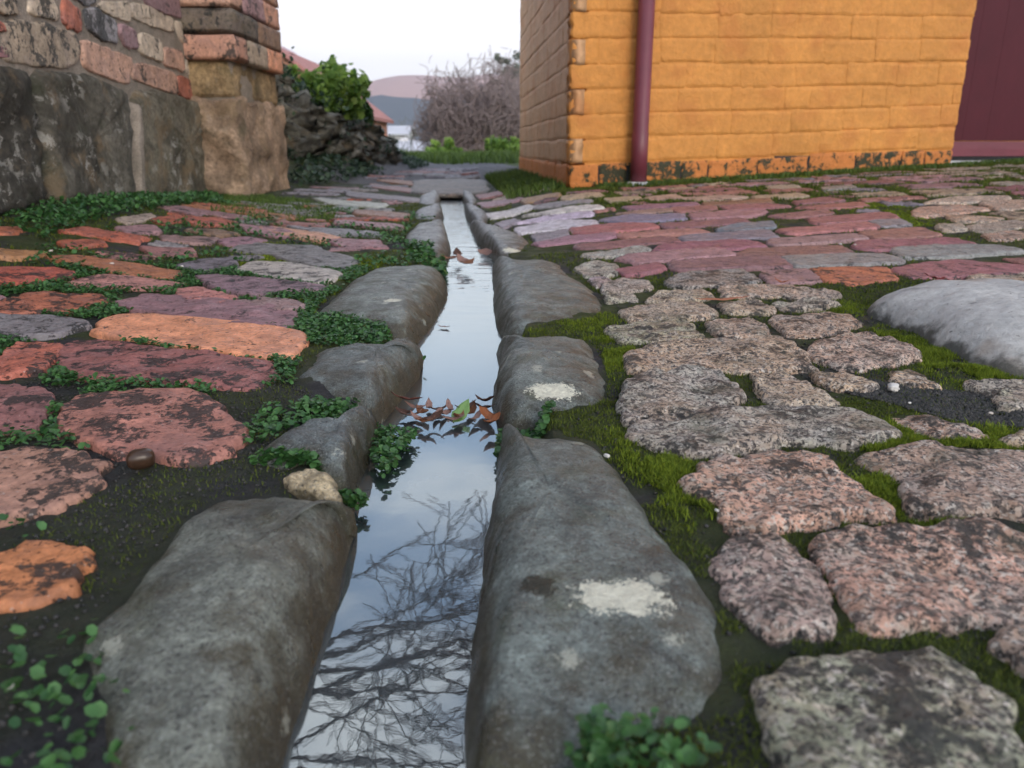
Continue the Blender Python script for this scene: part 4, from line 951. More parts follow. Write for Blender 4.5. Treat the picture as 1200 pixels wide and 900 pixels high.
# ------------------------------------------------------------------ small growing things: moss, ground cover, grass
def rot_basis(n):
    a = rng.random(n)*2*math.pi; return np.stack([np.cos(a), np.sin(a), np.zeros(n)], 1), np.stack([-np.sin(a), np.cos(a), np.zeros(n)], 1)
def blades(P, hgt, wid, lean):
    """one bent blade (2 triangles) for each root"""
    n = len(P); e, f = rot_basis(n); h = (hgt*(0.5+rng.random(n)))[:, None]; w = (wid*(0.6+0.8*rng.random(n)))[:, None]; ln = (lean*rng.standard_normal(n))[:, None]*h
    up = np.array([0, 0, 1.0])
    a = P - e*w/2; b_ = P + e*w/2; m = P + up*h*0.6 + f*ln*0.4; t = P + up*h + f*ln
    V = np.stack([a, b_, m + e*w*0.3, m - e*w*0.3, t], 1).reshape(-1, 3); i = np.arange(n)*5
    T = np.concatenate([np.stack([i, i+1, i+2], 1), np.stack([i, i+2, i+3], 1), np.stack([i+3, i+2, i+4], 1)])
    return V, T
def leaves(P, size, tiltmax, lift):
    """small rounded leaf: 6-sided cupped disc"""
    n = len(P); e, f = rot_basis(n); s = (size*(0.55+0.8*rng.random(n)))[:, None]; tl = rng.random(n)*tiltmax
    f2 = f*np.cos(tl)[:, None] + np.array([0, 0, 1.0])*np.sin(tl)[:, None]
    nrm = np.cross(e, f2); c = P + np.array([0, 0, 1.0])*(lift*rng.random(n))[:, None]
    V = [c - nrm*s*0.10]
    for k in range(6):
        a = 2*math.pi*k/6; V.append(c + (e*math.cos(a)*0.85 + f2*(math.sin(a)*1.05))*s*0.5 + nrm*s*0.05*math.cos(2*a))
    V = np.stack(V, 1).reshape(-1, 3); i = np.arange(n)*7
    T = np.concatenate([np.stack([i, i+1+k, i+1+(k+1) % 6], 1) for k in range(6)]); return V, T
def stuff(name, parts, mat, label):
    off = 0; VV = []; TT = []
    for V, T in parts: VV.append(V); TT.append(T+off); off += len(V)
    o = fastmesh(name, np.vstack(VV), np.vstack(TT), mat, None, False); tag(o, label, None, None, 'stuff'); return o
def bedz(x, y): return G(x, y)-0.0025-trench(x, y)+bedn(x, y)
def on_joint(n, x0, x1, y0, y1, grow=-0.02, ypow=1.0):
    x = x0+(x1-x0)*rng.random(n); y = y0+(y1-y0)*rng.random(n)**ypow
    m = ~covered(x, y, grow); x, y = x[m], y[m]
    m = np.abs(x-xd(y)) > 0.055; return x[m], y[m]
def pix_poly(n, poly, dz=0.0):
    """ground points under a traced region"""
    g = at_ground(np.array(poly, float)[:, 0], np.array(poly, float)[:, 1])[:, :2]; lo = g.min(0); hi = g.max(0)
    x = lo[0]+(hi[0]-lo[0])*rng.random(n*3); y = lo[1]+(hi[1]-lo[1])*rng.random(n*3); m = in_poly(x, y, g); return x[m][:n], y[m][:n]
mp_ = []
x, y = on_joint(190000, 0.02, 0.52, 0.15, 0.62, -0.03); d = fbm2(x, y, 16, 3, 31); m = d > -0.6; x, y = x[m], y[m]
mp_.append(blades(np.c_[x, y, bedz(x, y)-0.0008], 0.0026, 0.0007, 0.9))
x, y = on_joint(130000, 0.02, 0.95, 0.60, 1.2, -0.03); d = fbm2(x, y, 12, 3, 35); m = d > -0.25; x, y = x[m], y[m]
mp_.append(blades(np.c_[x, y, bedz(x, y)-0.0008], 0.0032, 0.0010, 0.9))
x, y = on_joint(60000, 0.0, 1.6, 1.1, 2.6, -0.03); d = fbm2(x, y, 9, 3, 32); m = d > -0.1; x, y = x[m], y[m]
mp_.append(blades(np.c_[x, y, bedz(x, y)-0.001], 0.005, 0.0022, 0.8))
x, y = on_joint(70000, -0.7, 0.0, 0.2, 1.0, -0.03); d = fbm2(x, y, 11, 3, 33); m = d > 0.0; x, y = x[m], y[m]
mp_.append(blades(np.c_[x, y, bedz(x, y)-0.0008], 0.0026, 0.0008, 0.9))
x, y = on_joint(60000, -1.2, 0.0, 1.0, 3.0, -0.03); d = fbm2(x, y, 8, 3, 36); m = d > -0.15; x, y = x[m], y[m]
mp_.append(blades(np.c_[x, y, bedz(x, y)-0.001], 0.0055, 0.002, 0.8))
x, y = on_joint(70000, 0.15, 2.6, 2.2, 3.4, -0.03); d = fbm2(x, y, 4, 3, 34); m = (d > -0.30) & (((np.c_[x, y]-B0[:2])@Bn) > -0.02); x, y = x[m], y[m]
mp_.append(blades(np.c_[x, y, bedz(x, y)], 0.008, 0.004, 0.7))
stuff('moss', mp_, M['moss'], 'dark green moss filling the joints between paving stones')
bp = []
for n, poly in ((9000, [(1040,378),(1075,392),(1110,415),(1140,428),(1190,440),(1175,452),(1130,447),(1090,430),(1060,425),(1075,405),(1040,390)]), (1600, [(960,362),(1012,350),(1015,362),(990,368),(965,372)]),
                (5000, [(720,390),(745,402),(735,420),(720,440),(705,420),(700,395)]), (4500, [(720,500),(760,528),(800,540),(800,560),(830,600),(800,590),(760,540)]), (2600, [(610,388),(700,376),(712,368),(708,385),(640,380)]),
                (4000, [(1000,520),(1200,514),(1200,524),(1060,520),(1010,528)]), (4000, [(1000,560),(1030,545),(1070,590),(1200,602),(1200,622),(1090,605),(1040,600)]), (2500, [(1040,498),(1070,500),(1130,512),(1040,518),(1000,516)]),
                (5000, [(1000,236),(1060,238),(1110,285),(1090,290),(1030,262)]), (9000, [(790,222),(880,203),(1110,199),(1260,205),(1260,226),(1060,229),(900,224)]), (2500, [(320,285),(350,290),(330,312),(280,318)]), (1500, [(365,360),(420,310),(450,300),(400,330),(360,372)])):
    x, y = pix_poly(n*2, poly); sg = 0.012*max(1.0, y.mean()/0.8); x = x+sg*rng.standard_normal(len(x)); y = y+sg*rng.standard_normal(len(y)); k_ = (~covered(x, y, -0.02)) & (fbm2(x, y, 26, 3, 77) > -0.25); x, y = x[k_], y[k_]
    bp.append(blades(np.c_[x, y, bedz(x, y)+0.0002+0.002*fbm2(x, y, 30, 2, 78)], 0.0034, 0.0008 if y.mean() < 1.2 else 0.003, 0.8))
stuff('bright_moss', bp, M['moss_bright'], 'bright yellow-green moss cushions beside the boulder and kerb stones')
cp = []
x, y = on_joint(95000, -0.72, -0.06, 0.18, 1.35, -0.02); d = fbm2(x, y, 13, 3, 41); m = (d > 0.22-0.62*sst(0.38, 0.58, y)) & (rng.random(len(x)) < 0.12+0.88*sst(0.42, 0.62, y)); x, y = x[m], y[m]
cp.append(leaves(np.c_[x, y, bedz(x, y)+0.002], 0.0048, 0.9, 0.007))
x, y = on_joint(15000, -1.25, -0.1, 1.2, 2.6, -0.05); d = fbm2(x, y, 7, 3, 42); m = d > -0.05; x, y = x[m], y[m]
cp.append(leaves(np.c_[x, y, bedz(x, y)+0.004], 0.008, 0.9, 0.012))
for n, poly, sz, lf in ((420, [(440,470),(490,474),(468,498),(448,520),(430,500)], .0050, .009), (500, [(290,540),(360,545),(430,552),(420,545),(330,535)], .005, .010), (420, [(370,468),(440,482),(420,488),(340,480)], .0050, .008), (700, [(585,478),(650,478),(640,495),(600,510),(580,500)], .0055, .012),
                (200, [(630,890),(680,855),(760,852),(840,885),(800,930),(640,930)], .0052, .014), (110, [(0,870),(20,740),(130,740),(170,900),(60,930),(0,940)], .0050, .008), (420, [(470,290),(520,292),(525,312),(490,306)], .010, .02), (500, [(345,380),(390,370),(500,400),(470,395),(380,392)], .005, .009)):
    x, y = pix_poly(n, poly); cp.append(leaves(np.c_[x, y, np.maximum(bedz(x, y), -0.03)+0.002], sz, 1.0, lf))
x, y = pix_poly(2600, [(5,270),(60,242),(130,235),(250,228),(265,238),(180,246),(130,255),(60,282)]); cp.append(leaves(np.c_[x, y, G(x, y)+0.002], 0.011, 1.1, 0.022))
stuff('ground_cover', cp, M['clover'], 'tiny round-leaved green ground cover creeping between the bricks')
def grit(P, size):
    n = len(P); d = rng.standard_normal((n, 6, 3))*0.12; base = np.array([(1, 0, 0), (0, 1, 0), (-1, 0, 0), (0, -1, 0), (0, 0, .8), (0, 0, -.8)], float)
    sz = (size*(0.4+rng.random(n)**2*1.4))[:, None, None]; V = (P[:, None, :] + (base[None]+d)*sz*0.5).reshape(-1, 3); i = np.arange(n)*6
    T = np.concatenate([np.stack([i+a, i+b_, i+c_], 1) for a, b_, c_ in ((0, 1, 4), (1, 2, 4), (2, 3, 4), (3, 0, 4), (1, 0, 5), (2, 1, 5), (3, 2, 5), (0, 3, 5))]); return V, T
gr_parts = []
x, y = on_joint(12000, -0.6, -0.05, 0.15, 0.75, 0.0); gr_parts.append(grit(np.c_[x, y, bedz(x, y)+0.0005], 0.0022))
x, y = on_joint(14000, 0.05, 0.9, 0.2, 1.2, 0.0); gr_parts.append(grit(np.c_[x, y, bedz(x, y)+0.0008], 0.0022))
x, y = pix_poly(9000, [(1000,440),(1060,455),(1110,455),(1180,450),(1200,475),(1200,500),(1150,500),(1060,480),(980,455)]); gr_parts.append(grit(np.c_[x, y, bedz(x, y)+0.001], 0.0030))
stuff('grit', gr_parts, mat_simple('dark_grit', (0.042, 0.044, 0.048), 0.4, 300, 0.7, island=True), 'dark loose grit lying in the joints of the paving')
gp = []
x, y = pix_poly(4200, [(245,248),(262,226),(300,228),(345,232),(400,245),(390,258),(300,255)]); gp.append(blades(np.c_[x, y, G(x, y)-0.003], 0.012, 0.0035, 0.8))
x = 0.1+2.6*rng.random(9000); o_ = 0.01+0.10*rng.random(9000)**1.5; q = B0[:2]+np.outer(x, Bd)+np.outer(o_, Bn); gp.append(blades(np.c_[q, G(q[:, 0], q[:, 1])-0.003], 0.016, 0.005, 0.6))
x = SL*rng.random(4000); o_ = 0.01+0.22*rng.random(4000); q = B0[:2]+np.outer(x, Sd)+np.outer(o_, Sn); gp.append(blades(np.c_[q, G(q[:, 0], q[:, 1])-0.003], 0.030, 0.005, 0.6))
x = -6+14*rng.random(26000); y = 9.4+4.5*rng.random(26000); gp.append(blades(np.c_[x, y, G(x, y)], 0.09, 0.02, 0.5))
stuff('grass', gp, M['grass'], 'grass growing along the wall feet and the lane end')
wp_ = []
x = -2.6+1.75*rng.random(14000); y = 3.75+4.6*rng.random(14000); lb = lane_l(y)-x; d = fbm2(x, y, 3, 3, 51); m = (lb > -0.12) & (d > -0.35); x, y = x[m], y[m]
wp_.append(leaves(np.c_[x, y, G(x, y)+0.01], 0.030, 1.2, 0.05))
y = 4.3+3.1*rng.random(8000); x = lane_l(y)-0.40+0.15*rng.standard_normal(8000); m = fbm2(x, y, 5, 3, 57) > 0.05; x, y = x[m], y[m]; top = 0.16+0.44*(1-(y-4.3)/3.1)
wp_.append(leaves(np.c_[x, y, G(x, y)*0.6+top*rng.random(len(x))+0.05], 0.028, 1.3, 0.05))
stuff('bank_weeds', wp_, M['weed'], 'low blue-green weeds covering the earth bank')

# ------------------------------------------------------------------ rubble wall on the bank
M['rock'] = mat_blockstone('mossy_rubble', None, 0.25, 0.7)
RM = []
for i in range(7):
    m_ = block_mesh('rubble_rock_%d' % i, 1, 1, 1, i+31, 0.30, 0.16, M['rock'], 8, 8, 7); RM.append(m_)
rub = empty('rubble_wall', (-1.45, 5.5, 0.15)); tag(rub, 'tumbled dry rubble wall of dark mossy rocks on the bank', 'stone wall')
for k in range(86):
    t_ = rng.random(); lay = int(rng.integers(4)); top = 2.3 - 1.6*t_
    if lay > top: lay = int(max(0, top*rng.random()))
    y = 4.35 + 3.1*t_; x = float(lane_l(y)) - 0.42 - 0.05*lay + 0.06*rng.standard_normal() + 0.10*t_
    s = 0.24+0.22*rng.random(); z = float(G(x, y))*0.6 + 0.06 + lay*0.115
    cc = np.array((.20, .205, .18))*(0.5+0.9*rng.random())
    place('rock', RM[k % 7], (x, y, z), (0.2*rng.standard_normal(), 0.25*rng.standard_normal(), rng.random()*6), (s*1.25, s, s*0.42), rub, cc)

# ------------------------------------------------------------------ bushes, trees
def leafcloud(n, centers, radii, size, flat=1.0):
    k = rng.integers(len(centers), size=n); d = rng.standard_normal((n, 3)); d /= np.linalg.norm(d, axis=1)[:, None]; r = rng.random(n)**0.45
    P = np.asarray(centers)[k] + d*(np.asarray(radii)[k]*r)[:, None]*np.array([1, 1, flat])
    return leaves(P, size, 1.5, size)
def bush(name, base, r, n, size, mat, label, cat='bush', group=None, tall=1.0, lobes=12):
    e = empty(name, tuple(base)); cs = []; rs = []
    for k in range(lobes):
        a = rng.random()*2*math.pi; q = rng.random()**.5*r*0.75; cs.append(np.array(base)+[math.cos(a)*q, math.sin(a)*q, r*tall*(0.25+1.1*rng.random()*(1-q/r*0.6))]); rs.append(r*(0.18+0.22*rng.random()))
    V, T = leafcloud(n, cs, rs, size); fo = fastmesh('foliage', V-np.array(base), T, mat, None); fo.parent = e
    Vs = []; Fs = []; off = 0
    for c_ in cs[:6]:
        v, f = tube([np.array(base)-[0, 0, .05], np.array(base)*0.5+c_*0.5, c_], [r*.03, r*.02, r*.01], 5); Vs += list(v); Fs += [tuple(i+off for i in q) for q in f]; off += len(v)
    st = mesh('stem', Vs, Fs, M['bark'], e); return tag(e, label, cat, group)
def zt_(x, y): return float(G(x, y))
b1 = at_depth(np.array(366.0), np.array(125.0), 5.6); bush('leafy_shrub', (b1[0]+0.10, b1[1], 0.36), 0.34, 1500, 0.055, M['bush'], 'bright green leafy shrub growing on top of the rubble wall', 'shrub', tall=1.0)
b1 = at_depth(np.array(405.0), np.array(150.0), 6.6); bush('leafy_shrub', (b1[0]+0.03, b1[1], 0.32), 0.26, 1900, 0.045, mat_leaf('dark_shrub_leaf', (0.055, 0.12, 0.035), 0.5), 'dense dark green shrub beside the rubble wall end', 'shrub', tall=0.85)
for (px_, py_, D_, r_, lb_) in ((520, 186, 13.5, 0.42, 'low green bush below the bare tree at the lane end'), (592, 186, 13.0, 0.40, 'low green bush beside the orange building corner at the lane end')):
    q = at_depth(np.array(float(px_)), np.array(float(py_)), D_); bush('green_bush', (q[0], q[1], zt_(q[0], q[1])-0.1), r_, 1300, 0.08, M['bush'], lb_, 'bush', tall=0.75)

def grow(segs, p, d, L, r, depth, spread, droop, nseg=4, twig=0.0):
    """recursive limb; appends polylines of (points, radii)"""
    pts = [p]; rad = [r]; d = d/np.linalg.norm(d)
    for k in range(nseg):
        d = d + 0.22*spread*rng.standard_normal(3) + np.array([0, 0, droop]); d = d/np.linalg.norm(d); p = p + d*L/nseg; pts.append(p); rad.append(max(r*(1-0.6*(k+1)/nseg), 0.25*r))
    segs.append((pts, rad, depth))
    if depth <= 0: return
    nb = 4 if depth > 1 else 5
    for k in range(nb):
        t_ = 0.25+0.75*(k+rng.random())/nb; i = min(int(t_*nseg), nseg-1); f_ = t_*nseg-i; q = pts[i]*(1-f_)+pts[i+1]*f_
        nd = d + spread*1.25*rng.standard_normal(3); grow(segs, q, nd, L*(0.55+0.2*rng.random()), rad[i]*0.55, depth-1, spread, droop, nseg, twig)
def tree_mesh(segs, minr):
    Vs = []; Ts = []; off = 0
    for pts, rad, dep in segs:
        n = 7 if dep >= 3 else (5 if dep == 2 else 3); v, f = tube(pts, [max(a, minr) for a in rad], n, False)
        f = np.array(f); Vs.append(np.array(v)); Ts.append(f+off); off += len(v)
    return np.vstack(Vs), np.vstack(Ts)
def bare_tree(name, base, height, label, mat, depth=4, group=None, spread=0.55, droop=0.0, limbs=6, minr=0.004, crown_r=None, twist=0):
    base = np.array(base, float); e = empty(name, tuple(base)); tr = height*0.035
    trunk = [base-[0, 0, .3], base+[0.02*height, 0, height*.15], base+[-0.01*height, 0.01*height, height*.32]]
    v, f = tube(trunk, [tr, tr*.8, tr*.65], 9); mesh('trunk', v, f, mat, e)
    segs = []
    for k in range(limbs):
        a = 2*math.pi*k/limbs + rng.random(); d = np.array([math.cos(a), math.sin(a), 0.55+0.9*rng.random()])
        grow(segs, trunk[-1]-[0, 0, height*.10*rng.random()], d, height*0.40, tr*0.5, depth-1, spread, droop)
    cr_ = crown_r or height*0.42; cc = base+[0, 0, height*0.55]
    segs = [sg for sg in segs if ((np.linalg.norm((np.array(sg[0])-cc)/[cr_, cr_, height*0.42], axis=1)) < 1.0 + 0.10*rng.standard_normal()).all()]
    V, T = tree_mesh(segs, minr); o = fastmesh('crown', V-base, T, mat); o.parent = e
    return tag(e, label, 'tree', group)
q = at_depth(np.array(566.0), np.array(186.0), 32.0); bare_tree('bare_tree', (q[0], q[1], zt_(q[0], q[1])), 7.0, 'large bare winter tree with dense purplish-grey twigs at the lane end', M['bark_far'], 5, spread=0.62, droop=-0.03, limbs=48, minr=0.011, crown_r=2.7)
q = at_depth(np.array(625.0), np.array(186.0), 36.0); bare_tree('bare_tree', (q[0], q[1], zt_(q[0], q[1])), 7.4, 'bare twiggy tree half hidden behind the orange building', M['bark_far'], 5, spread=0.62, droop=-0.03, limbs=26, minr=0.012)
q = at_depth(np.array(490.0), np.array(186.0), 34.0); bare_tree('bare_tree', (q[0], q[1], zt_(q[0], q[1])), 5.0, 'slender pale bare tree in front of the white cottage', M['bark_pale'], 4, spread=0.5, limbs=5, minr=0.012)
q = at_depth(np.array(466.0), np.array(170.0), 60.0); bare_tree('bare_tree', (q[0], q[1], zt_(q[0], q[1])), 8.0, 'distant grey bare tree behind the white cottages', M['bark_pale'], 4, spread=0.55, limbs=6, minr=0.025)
# gum tree
q = at_depth(np.array(604.0), np.array(170.0), 62.0); gb = np.array([q[0], q[1], zt_(q[0], q[1])]); ge = empty('gum_tree', tuple(gb)); hh = 12.6
segs = []; cs = []; rs = []
for k in range(34):
    tp = gb + [2.6*rng.standard_normal()*0.6, 1.2*rng.standard_normal(), hh*(0.72+0.28*rng.random())]; mid = (gb+[0, 0, hh*.5])*0.5+tp*0.5+0.3*rng.standard_normal(3)
    segs.append(([gb+[0, 0, hh*.45], mid, tp], [.14, .07, .03], 3)); cs.append(tp); rs.append(0.25+0.35*rng.random())
V, T = tree_mesh(segs, 0.02); lm = fastmesh('limbs', V-gb, T, M['bark_pale']); lm.parent = ge
v, f = tube([gb-[0, 0, .3], gb+[.2, 0, hh*.25], gb+[0, 0, hh*.46]], [.28, .22, .16], 8); mesh('trunk', v, f, M['bark_pale'], ge)
V, T = leafcloud(2400, cs, rs, 0.22, 0.55); fo = fastmesh('crown', V-gb, T, M['drygum']); fo.parent = ge
tag(ge, 'tall gum tree with open leaf clumps rising beyond the bare trees', 'tree')
# tree behind the left wall whose bare branches hang over the gutter and mirror in it
rng = np.random.default_rng(21)
tb = np.array([-2.55, 2.9, 0.1]); te = empty('overhanging_tree', tuple(tb)); fork = tb+[0.25, 0.2, 2.5]
v, f = tube([tb-[0, 0, .3], tb+[0.1, 0, 1.2], fork], [.13, .11, .09], 10); mesh('trunk', v, f, M['bark'], te)
segs = []
for k in range(9):
    Y = 3.0+4.6*rng.random(); el = R(24+22*rng.random()); end = np.array([-0.9+1.3*rng.random(), Y, CAMZ+math.tan(el)*Y]); a = fork+0.25*rng.standard_normal(3)
    mid = a*0.5+end*0.5+[0, 0, 0.25*rng.standard_normal()]; pts = []
    for t_ in np.linspace(0, 1, 9): pts.append((1-t_)**2*a + 2*t_*(1-t_)*mid + t_*t_*end + (0.03*rng.standard_normal(3) if 0 < t_ < 1 else 0))
    rad = list(np.linspace(0.032, 0.008, 9)); segs.append((pts, rad, 3)); L = np.linalg.norm(end-a)
    for j in range(3):
        i = 3+int(rng.integers(5)); dd = pts[i+1]-pts[i]; dd = dd/np.linalg.norm(dd)+0.55*rng.standard_normal(3); dd[2] = abs(dd[2])*0.6+0.05
        grow(segs, pts[i], dd, 0.75+0.5*rng.random(), 0.0075, 2, 0.42, 0.0, 4)
def keep(s):
    P = np.array(s[0]); return (P[:, 2]-CAMZ > 0.24*np.hypot(P[:, 0], P[:, 1])).all()
segs = [s for s in segs if keep(s)]
V, T = tree_mesh(segs, 0.0050); o = fastmesh('branches', V-tb, T, M['bark']); o.parent = te
tag(te, 'bare tree behind the brick wall with branches mirrored in the water', 'tree')

# ------------------------------------------------------------------ far houses and hills
M['wall_white'] = mat_simple('white_cottage_wall', (0.72, 0.72, 0.73), 0.1, 1, 0.7); M['roof_pale'] = mat_simple('pale_sheet_roof', (0.55, 0.56, 0.60), 0.1, 1, 0.5)
M['roof_red'] = mat_simple('red_shingle_roof', (0.42, 0.20, 0.18), 0.25, 6, 0.8); M['wall_salmon'] = mat_simple('salmon_cottage_wall', (0.48, 0.24, 0.17), 0.15, 4, 0.8)
M['glass'] = mat_simple('dark_window', (0.03, 0.035, 0.045), 0.0, 1, 0.15)
def cottage(name, px_, D_, eave_py, ridge_py, w_px, label, wall, roof, depth=4.0, gable_front=False, overhang=0.25):
    c = at_depth(np.array(float(px_)), np.array(float(eave_py)), D_); hw = w_px/F*D_/2; ze = c[2]; zr = at_depth(np.array(float(px_)), np.array(float(ridge_py)), D_)[2]
    z0 = zt_(c[0], c[1])-0.5; e = empty(name, (c[0], c[1], z0)); d2 = depth/2; oh = overhang
    if gable_front: base = [(-hw, 0), (hw, 0), (hw, depth), (-hw, depth)]
    else: base = [(-hw, 0), (hw, 0), (hw, depth), (-hw, depth)]
    V = [(c[0]+x, c[1]+y, z) for z in (z0, ze) for x, y in base]; Fc = [(0, 1, 5, 4), (1, 2, 6, 5), (2, 3, 7, 6), (3, 0, 4, 7)]
    if gable_front:
        V += [(c[0], c[1], zr-.05), (c[0], c[1]+depth, zr-.05)]; Fc += [(4, 5, 8), (6, 7, 9)]
        Rf = [(c[0]-hw-oh, c[1]-oh, ze-oh*(zr-ze)/hw), (c[0], c[1]-oh, zr), (c[0]+hw+oh, c[1]-oh, ze-oh*(zr-ze)/hw)]
        Rb = [(x, y+depth+2*oh, z) for x, y, z in Rf]; RV = Rf+Rb; RV = RV+[(x, y, z+.10) for x, y, z in RV]
        RF = [(0, 1, 4, 3), (1, 2, 5, 4), (6, 9, 10, 7), (7, 10, 11, 8), (0, 6, 7, 1), (1, 7, 8, 2), (3, 4, 10, 9), (4, 5, 11, 10), (0, 3, 9, 6), (2, 8, 11, 5)]
    else:
        V += [(c[0]-hw, c[1]+d2, zr-.05), (c[0]+hw, c[1]+d2, zr-.05)]; Fc += [(4, 7, 8), (5, 9, 6)]
        A = [(c[0]-hw-oh, c[1]-oh, ze-.1), (c[0]-hw-oh, c[1]+d2, zr), (c[0]-hw-oh, c[1]+depth+oh, ze-.1)]; Bq = [(x+2*hw+2*oh, y, z) for x, y, z in A]; RV = A+Bq; RV = RV+[(x, y, z+.10) for x, y, z in RV]
        RF = [(0, 3, 4, 1), (1, 4, 5, 2), (6, 7, 10, 9), (7, 8, 11, 10), (0, 6, 9, 3), (2, 5, 11, 8), (0, 1, 7, 6), (1, 2, 8, 7), (3, 9, 10, 4), (4, 10, 11, 5)]
    wl = mesh('wall', V, Fc, wall, e, False); rf = mesh('roof', RV, RF, roof, e, False)
    ch = boxmesh('chimney', (c[0]-hw*.5, c[1]+d2-.25, zr-.3), (c[0]-hw*.5+.5, c[1]+d2+.25, zr+.25), wall, rf, 0.01) if not gable_front else None
    wz = ze-1.35
    for x in (-hw*.45, hw*.35):
        wdo = boxmesh('window', (c[0]+x-.4, c[1]-.06, wz), (c[0]+x+.4, c[1]+.02, wz+.95), M['wall_white'], e, 0.005); boxmesh('pane', (c[0]+x-.33, c[1]-.075, wz+.07), (c[0]+x+.33, c[1]-.055, wz+.88), M['glass'], wdo, 0.002)
    return tag(e, label, 'house')
cottage('cottage', 332, 21.0, 132, 62, 176, 'salmon cottage with red roof behind the rubble wall shrubs', M['wall_salmon'], M['roof_red'], 5.0, True, 0.20)
cottage('cottage', 425, 52.0, 157, 148, 100, 'white cottage with pale roof beyond the rubble wall', M['wall_white'], M['roof_pale'], 5.0, False, 0.3)
cottage('cottage', 478, 44.0, 176, 166, 56, 'small low white cottage at the foot of the slender bare tree', M['wall_white'], M['roof_pale'], 4.0, False, 0.2)
def hill(name, D, prof, mat, label, depth=500, seed=0):
    """ridge whose skyline runs through the given pixel profile at distance D"""
    a = np.array(prof, float); xs = np.linspace(a[0, 0], a[-1, 0], 90); ys = np.interp(xs, a[:, 0], a[:, 1]) ; W = at_depth(xs, ys, D)
    W[:, 2] += D*0.0016*fbm2(xs, xs*0, 0.06, 4, seed); rows = []
    for t_ in np.linspace(-1, 1, 25):
        zz = -12 + (W[:, 2]+12)*(1-abs(t_)**1.6) + 0.035*W[:, 2].max()*fbm2(xs*D/900, np.full(len(xs), t_*depth), 0.02, 4, seed+3)*(1-abs(t_)**8)*(abs(t_) > .02)
        rows.append(np.c_[W[:, 0], W[:, 1]+t_*depth, zz])
    n = len(xs); V = np.vstack(rows); i = (np.arange(24)[:, None]*n+np.arange(n-1)[None]).ravel(); T = np.stack([i, i+1, i+n+1, i+n], 1)
    o = fastmesh(name, V, T, mat, None, True); return tag(o, label, kind='structure')
def mat_hill(name, a, b):
    t = NT(name); c = t.mix(t.noise(0.03, 8, 0.7), a, b); return t.fin(c, 0.95, None, 0.1)
hill('hill', 1500, [(-400,40),(100,20),(250,30),(335,56),(352,66),(375,84),(395,102),(420,125),(460,160),(520,190)], mat_hill('sun_glow_pink_hillside', (0.42, 0.20, 0.20), (0.55, 0.30, 0.28)), 'pinkish steep hill rising behind the brick wall', 350, 3)  # pink glow of the low sun is painted into the slope colour
hill('hill', 2600, [(200,170),(380,120),(415,102),(450,93),(485,89),(520,90),(560,92),(640,84),(760,76),(900,90),(1200,110),(1700,160)], mat_hill('sunlit_far_hillside', (0.46, 0.26, 0.22), (0.60, 0.38, 0.32)), 'far broad hill with warm sunlight painted into its colour', 500, 7)  # whole hill takes the sunset tint as its base colour
hill('hill', 1200, [(150,160),(330,135),(400,118),(440,112),(500,116),(560,120),(700,110),(900,120),(1300,150)], mat_hill('shaded_forest_hillside', (0.07, 0.09, 0.11), (0.13, 0.15, 0.17)), 'blue-grey forested lower hill added as shaded slope of the far hill', 250, 9)  # extra ridge; forest shade and blue haze are mixed into its colour
# air between here and the hills
def haze():
    t = bpy.data.materials.new('pale_air'); t.use_nodes = True; n = t.node_tree; n.nodes.clear(); out = n.nodes.new('ShaderNodeOutputMaterial'); v = n.nodes.new('ShaderNodeVolumePrincipled')
    v.inputs['Color'].default_value = (0.80, 0.86, 0.98, 1); v.inputs['Density'].default_value = 0.00028; v.inputs['Anisotropy'].default_value = 0.1; n.links.new(v.outputs[0], out.inputs['Volume'])
    lo = np.array([-3300, -900, -16]); hi = np.array([3300, 4300, 420]); V = [(x, y, z) for x in (lo[0], hi[0]) for y in (lo[1], hi[1]) for z in (lo[2], hi[2])]
    o = mesh('haze', V, [(0, 1, 3, 2), (4, 6, 7, 5), (0, 4, 5, 1), (2, 3, 7, 6), (0, 2, 6, 4), (1, 5, 7, 3)], t, None, False); tag(o, 'thin pale air between the lane and the hills', None, None, 'stuff')
haze()

# ------------------------------------------------------------------ fallen leaves, pebbles, twigs
def leaf_mesh(L, W, curl, fold, seed, tip=1.3):
    n = 9; V = []; Fc = []
    for i in range(n):
        t_ = i/(n-1); w = W/2*math.sin(math.pi*min(t_**0.8, 1))**0.9*(1.0 if t_ < .9 else 0.7); y = (t_-.5)*L; zc = curl*L*(t_-.5)**2*2
        jz = 0.06*W*math.sin(seed+i*1.9)
        for sx in (-1, -.5, 0, .5, 1): V.append((w*sx*(1+0.12*math.sin(i*2.3+seed)), y, zc + fold*w*abs(sx) + jz*abs(sx)))
    for i in range(n-1):
        for k in range(4): a = i*5+k; Fc.append((a, a+1, a+6, a+5))
    return np.array(V), Fc
def leaf(px_, py_, z, L, W, yaw, pitch, roll, col, label, curl=0.3, fold=0.25, seed=0, group=None):
    p = at_z(np.array(float(px_)), np.array(float(py_)), np.array(z)) if z is not None else at_ground(np.array(float(px_)), np.array(float(py_)), 0.010)
    V, Fc = leaf_mesh(L, W, curl, fold, seed); o = mesh('fallen_leaf', V, Fc, M['deadleaf'], None, True, col, origin=(0, 0, 0)); o.location = Vector(p); o.rotation_euler = (pitch, roll, yaw)
    md = o.modifiers.new('thickness', 'SOLIDIFY'); md.thickness = 0.0003
    return tag(o, label, 'leaf', group)
BR = (.22, .10, .055); DB = (.09, .045, .032); OR = (.34, .12, .045); PK = (.30, .18, .15)
leaf(500, 386, -0.040, 0.046, 0.022, 0.5, 0.75, 0.3, (.42, .19, .085), 'tan curled leaf standing at the water edge between kerb stones', 0.5, 0.3, 1)
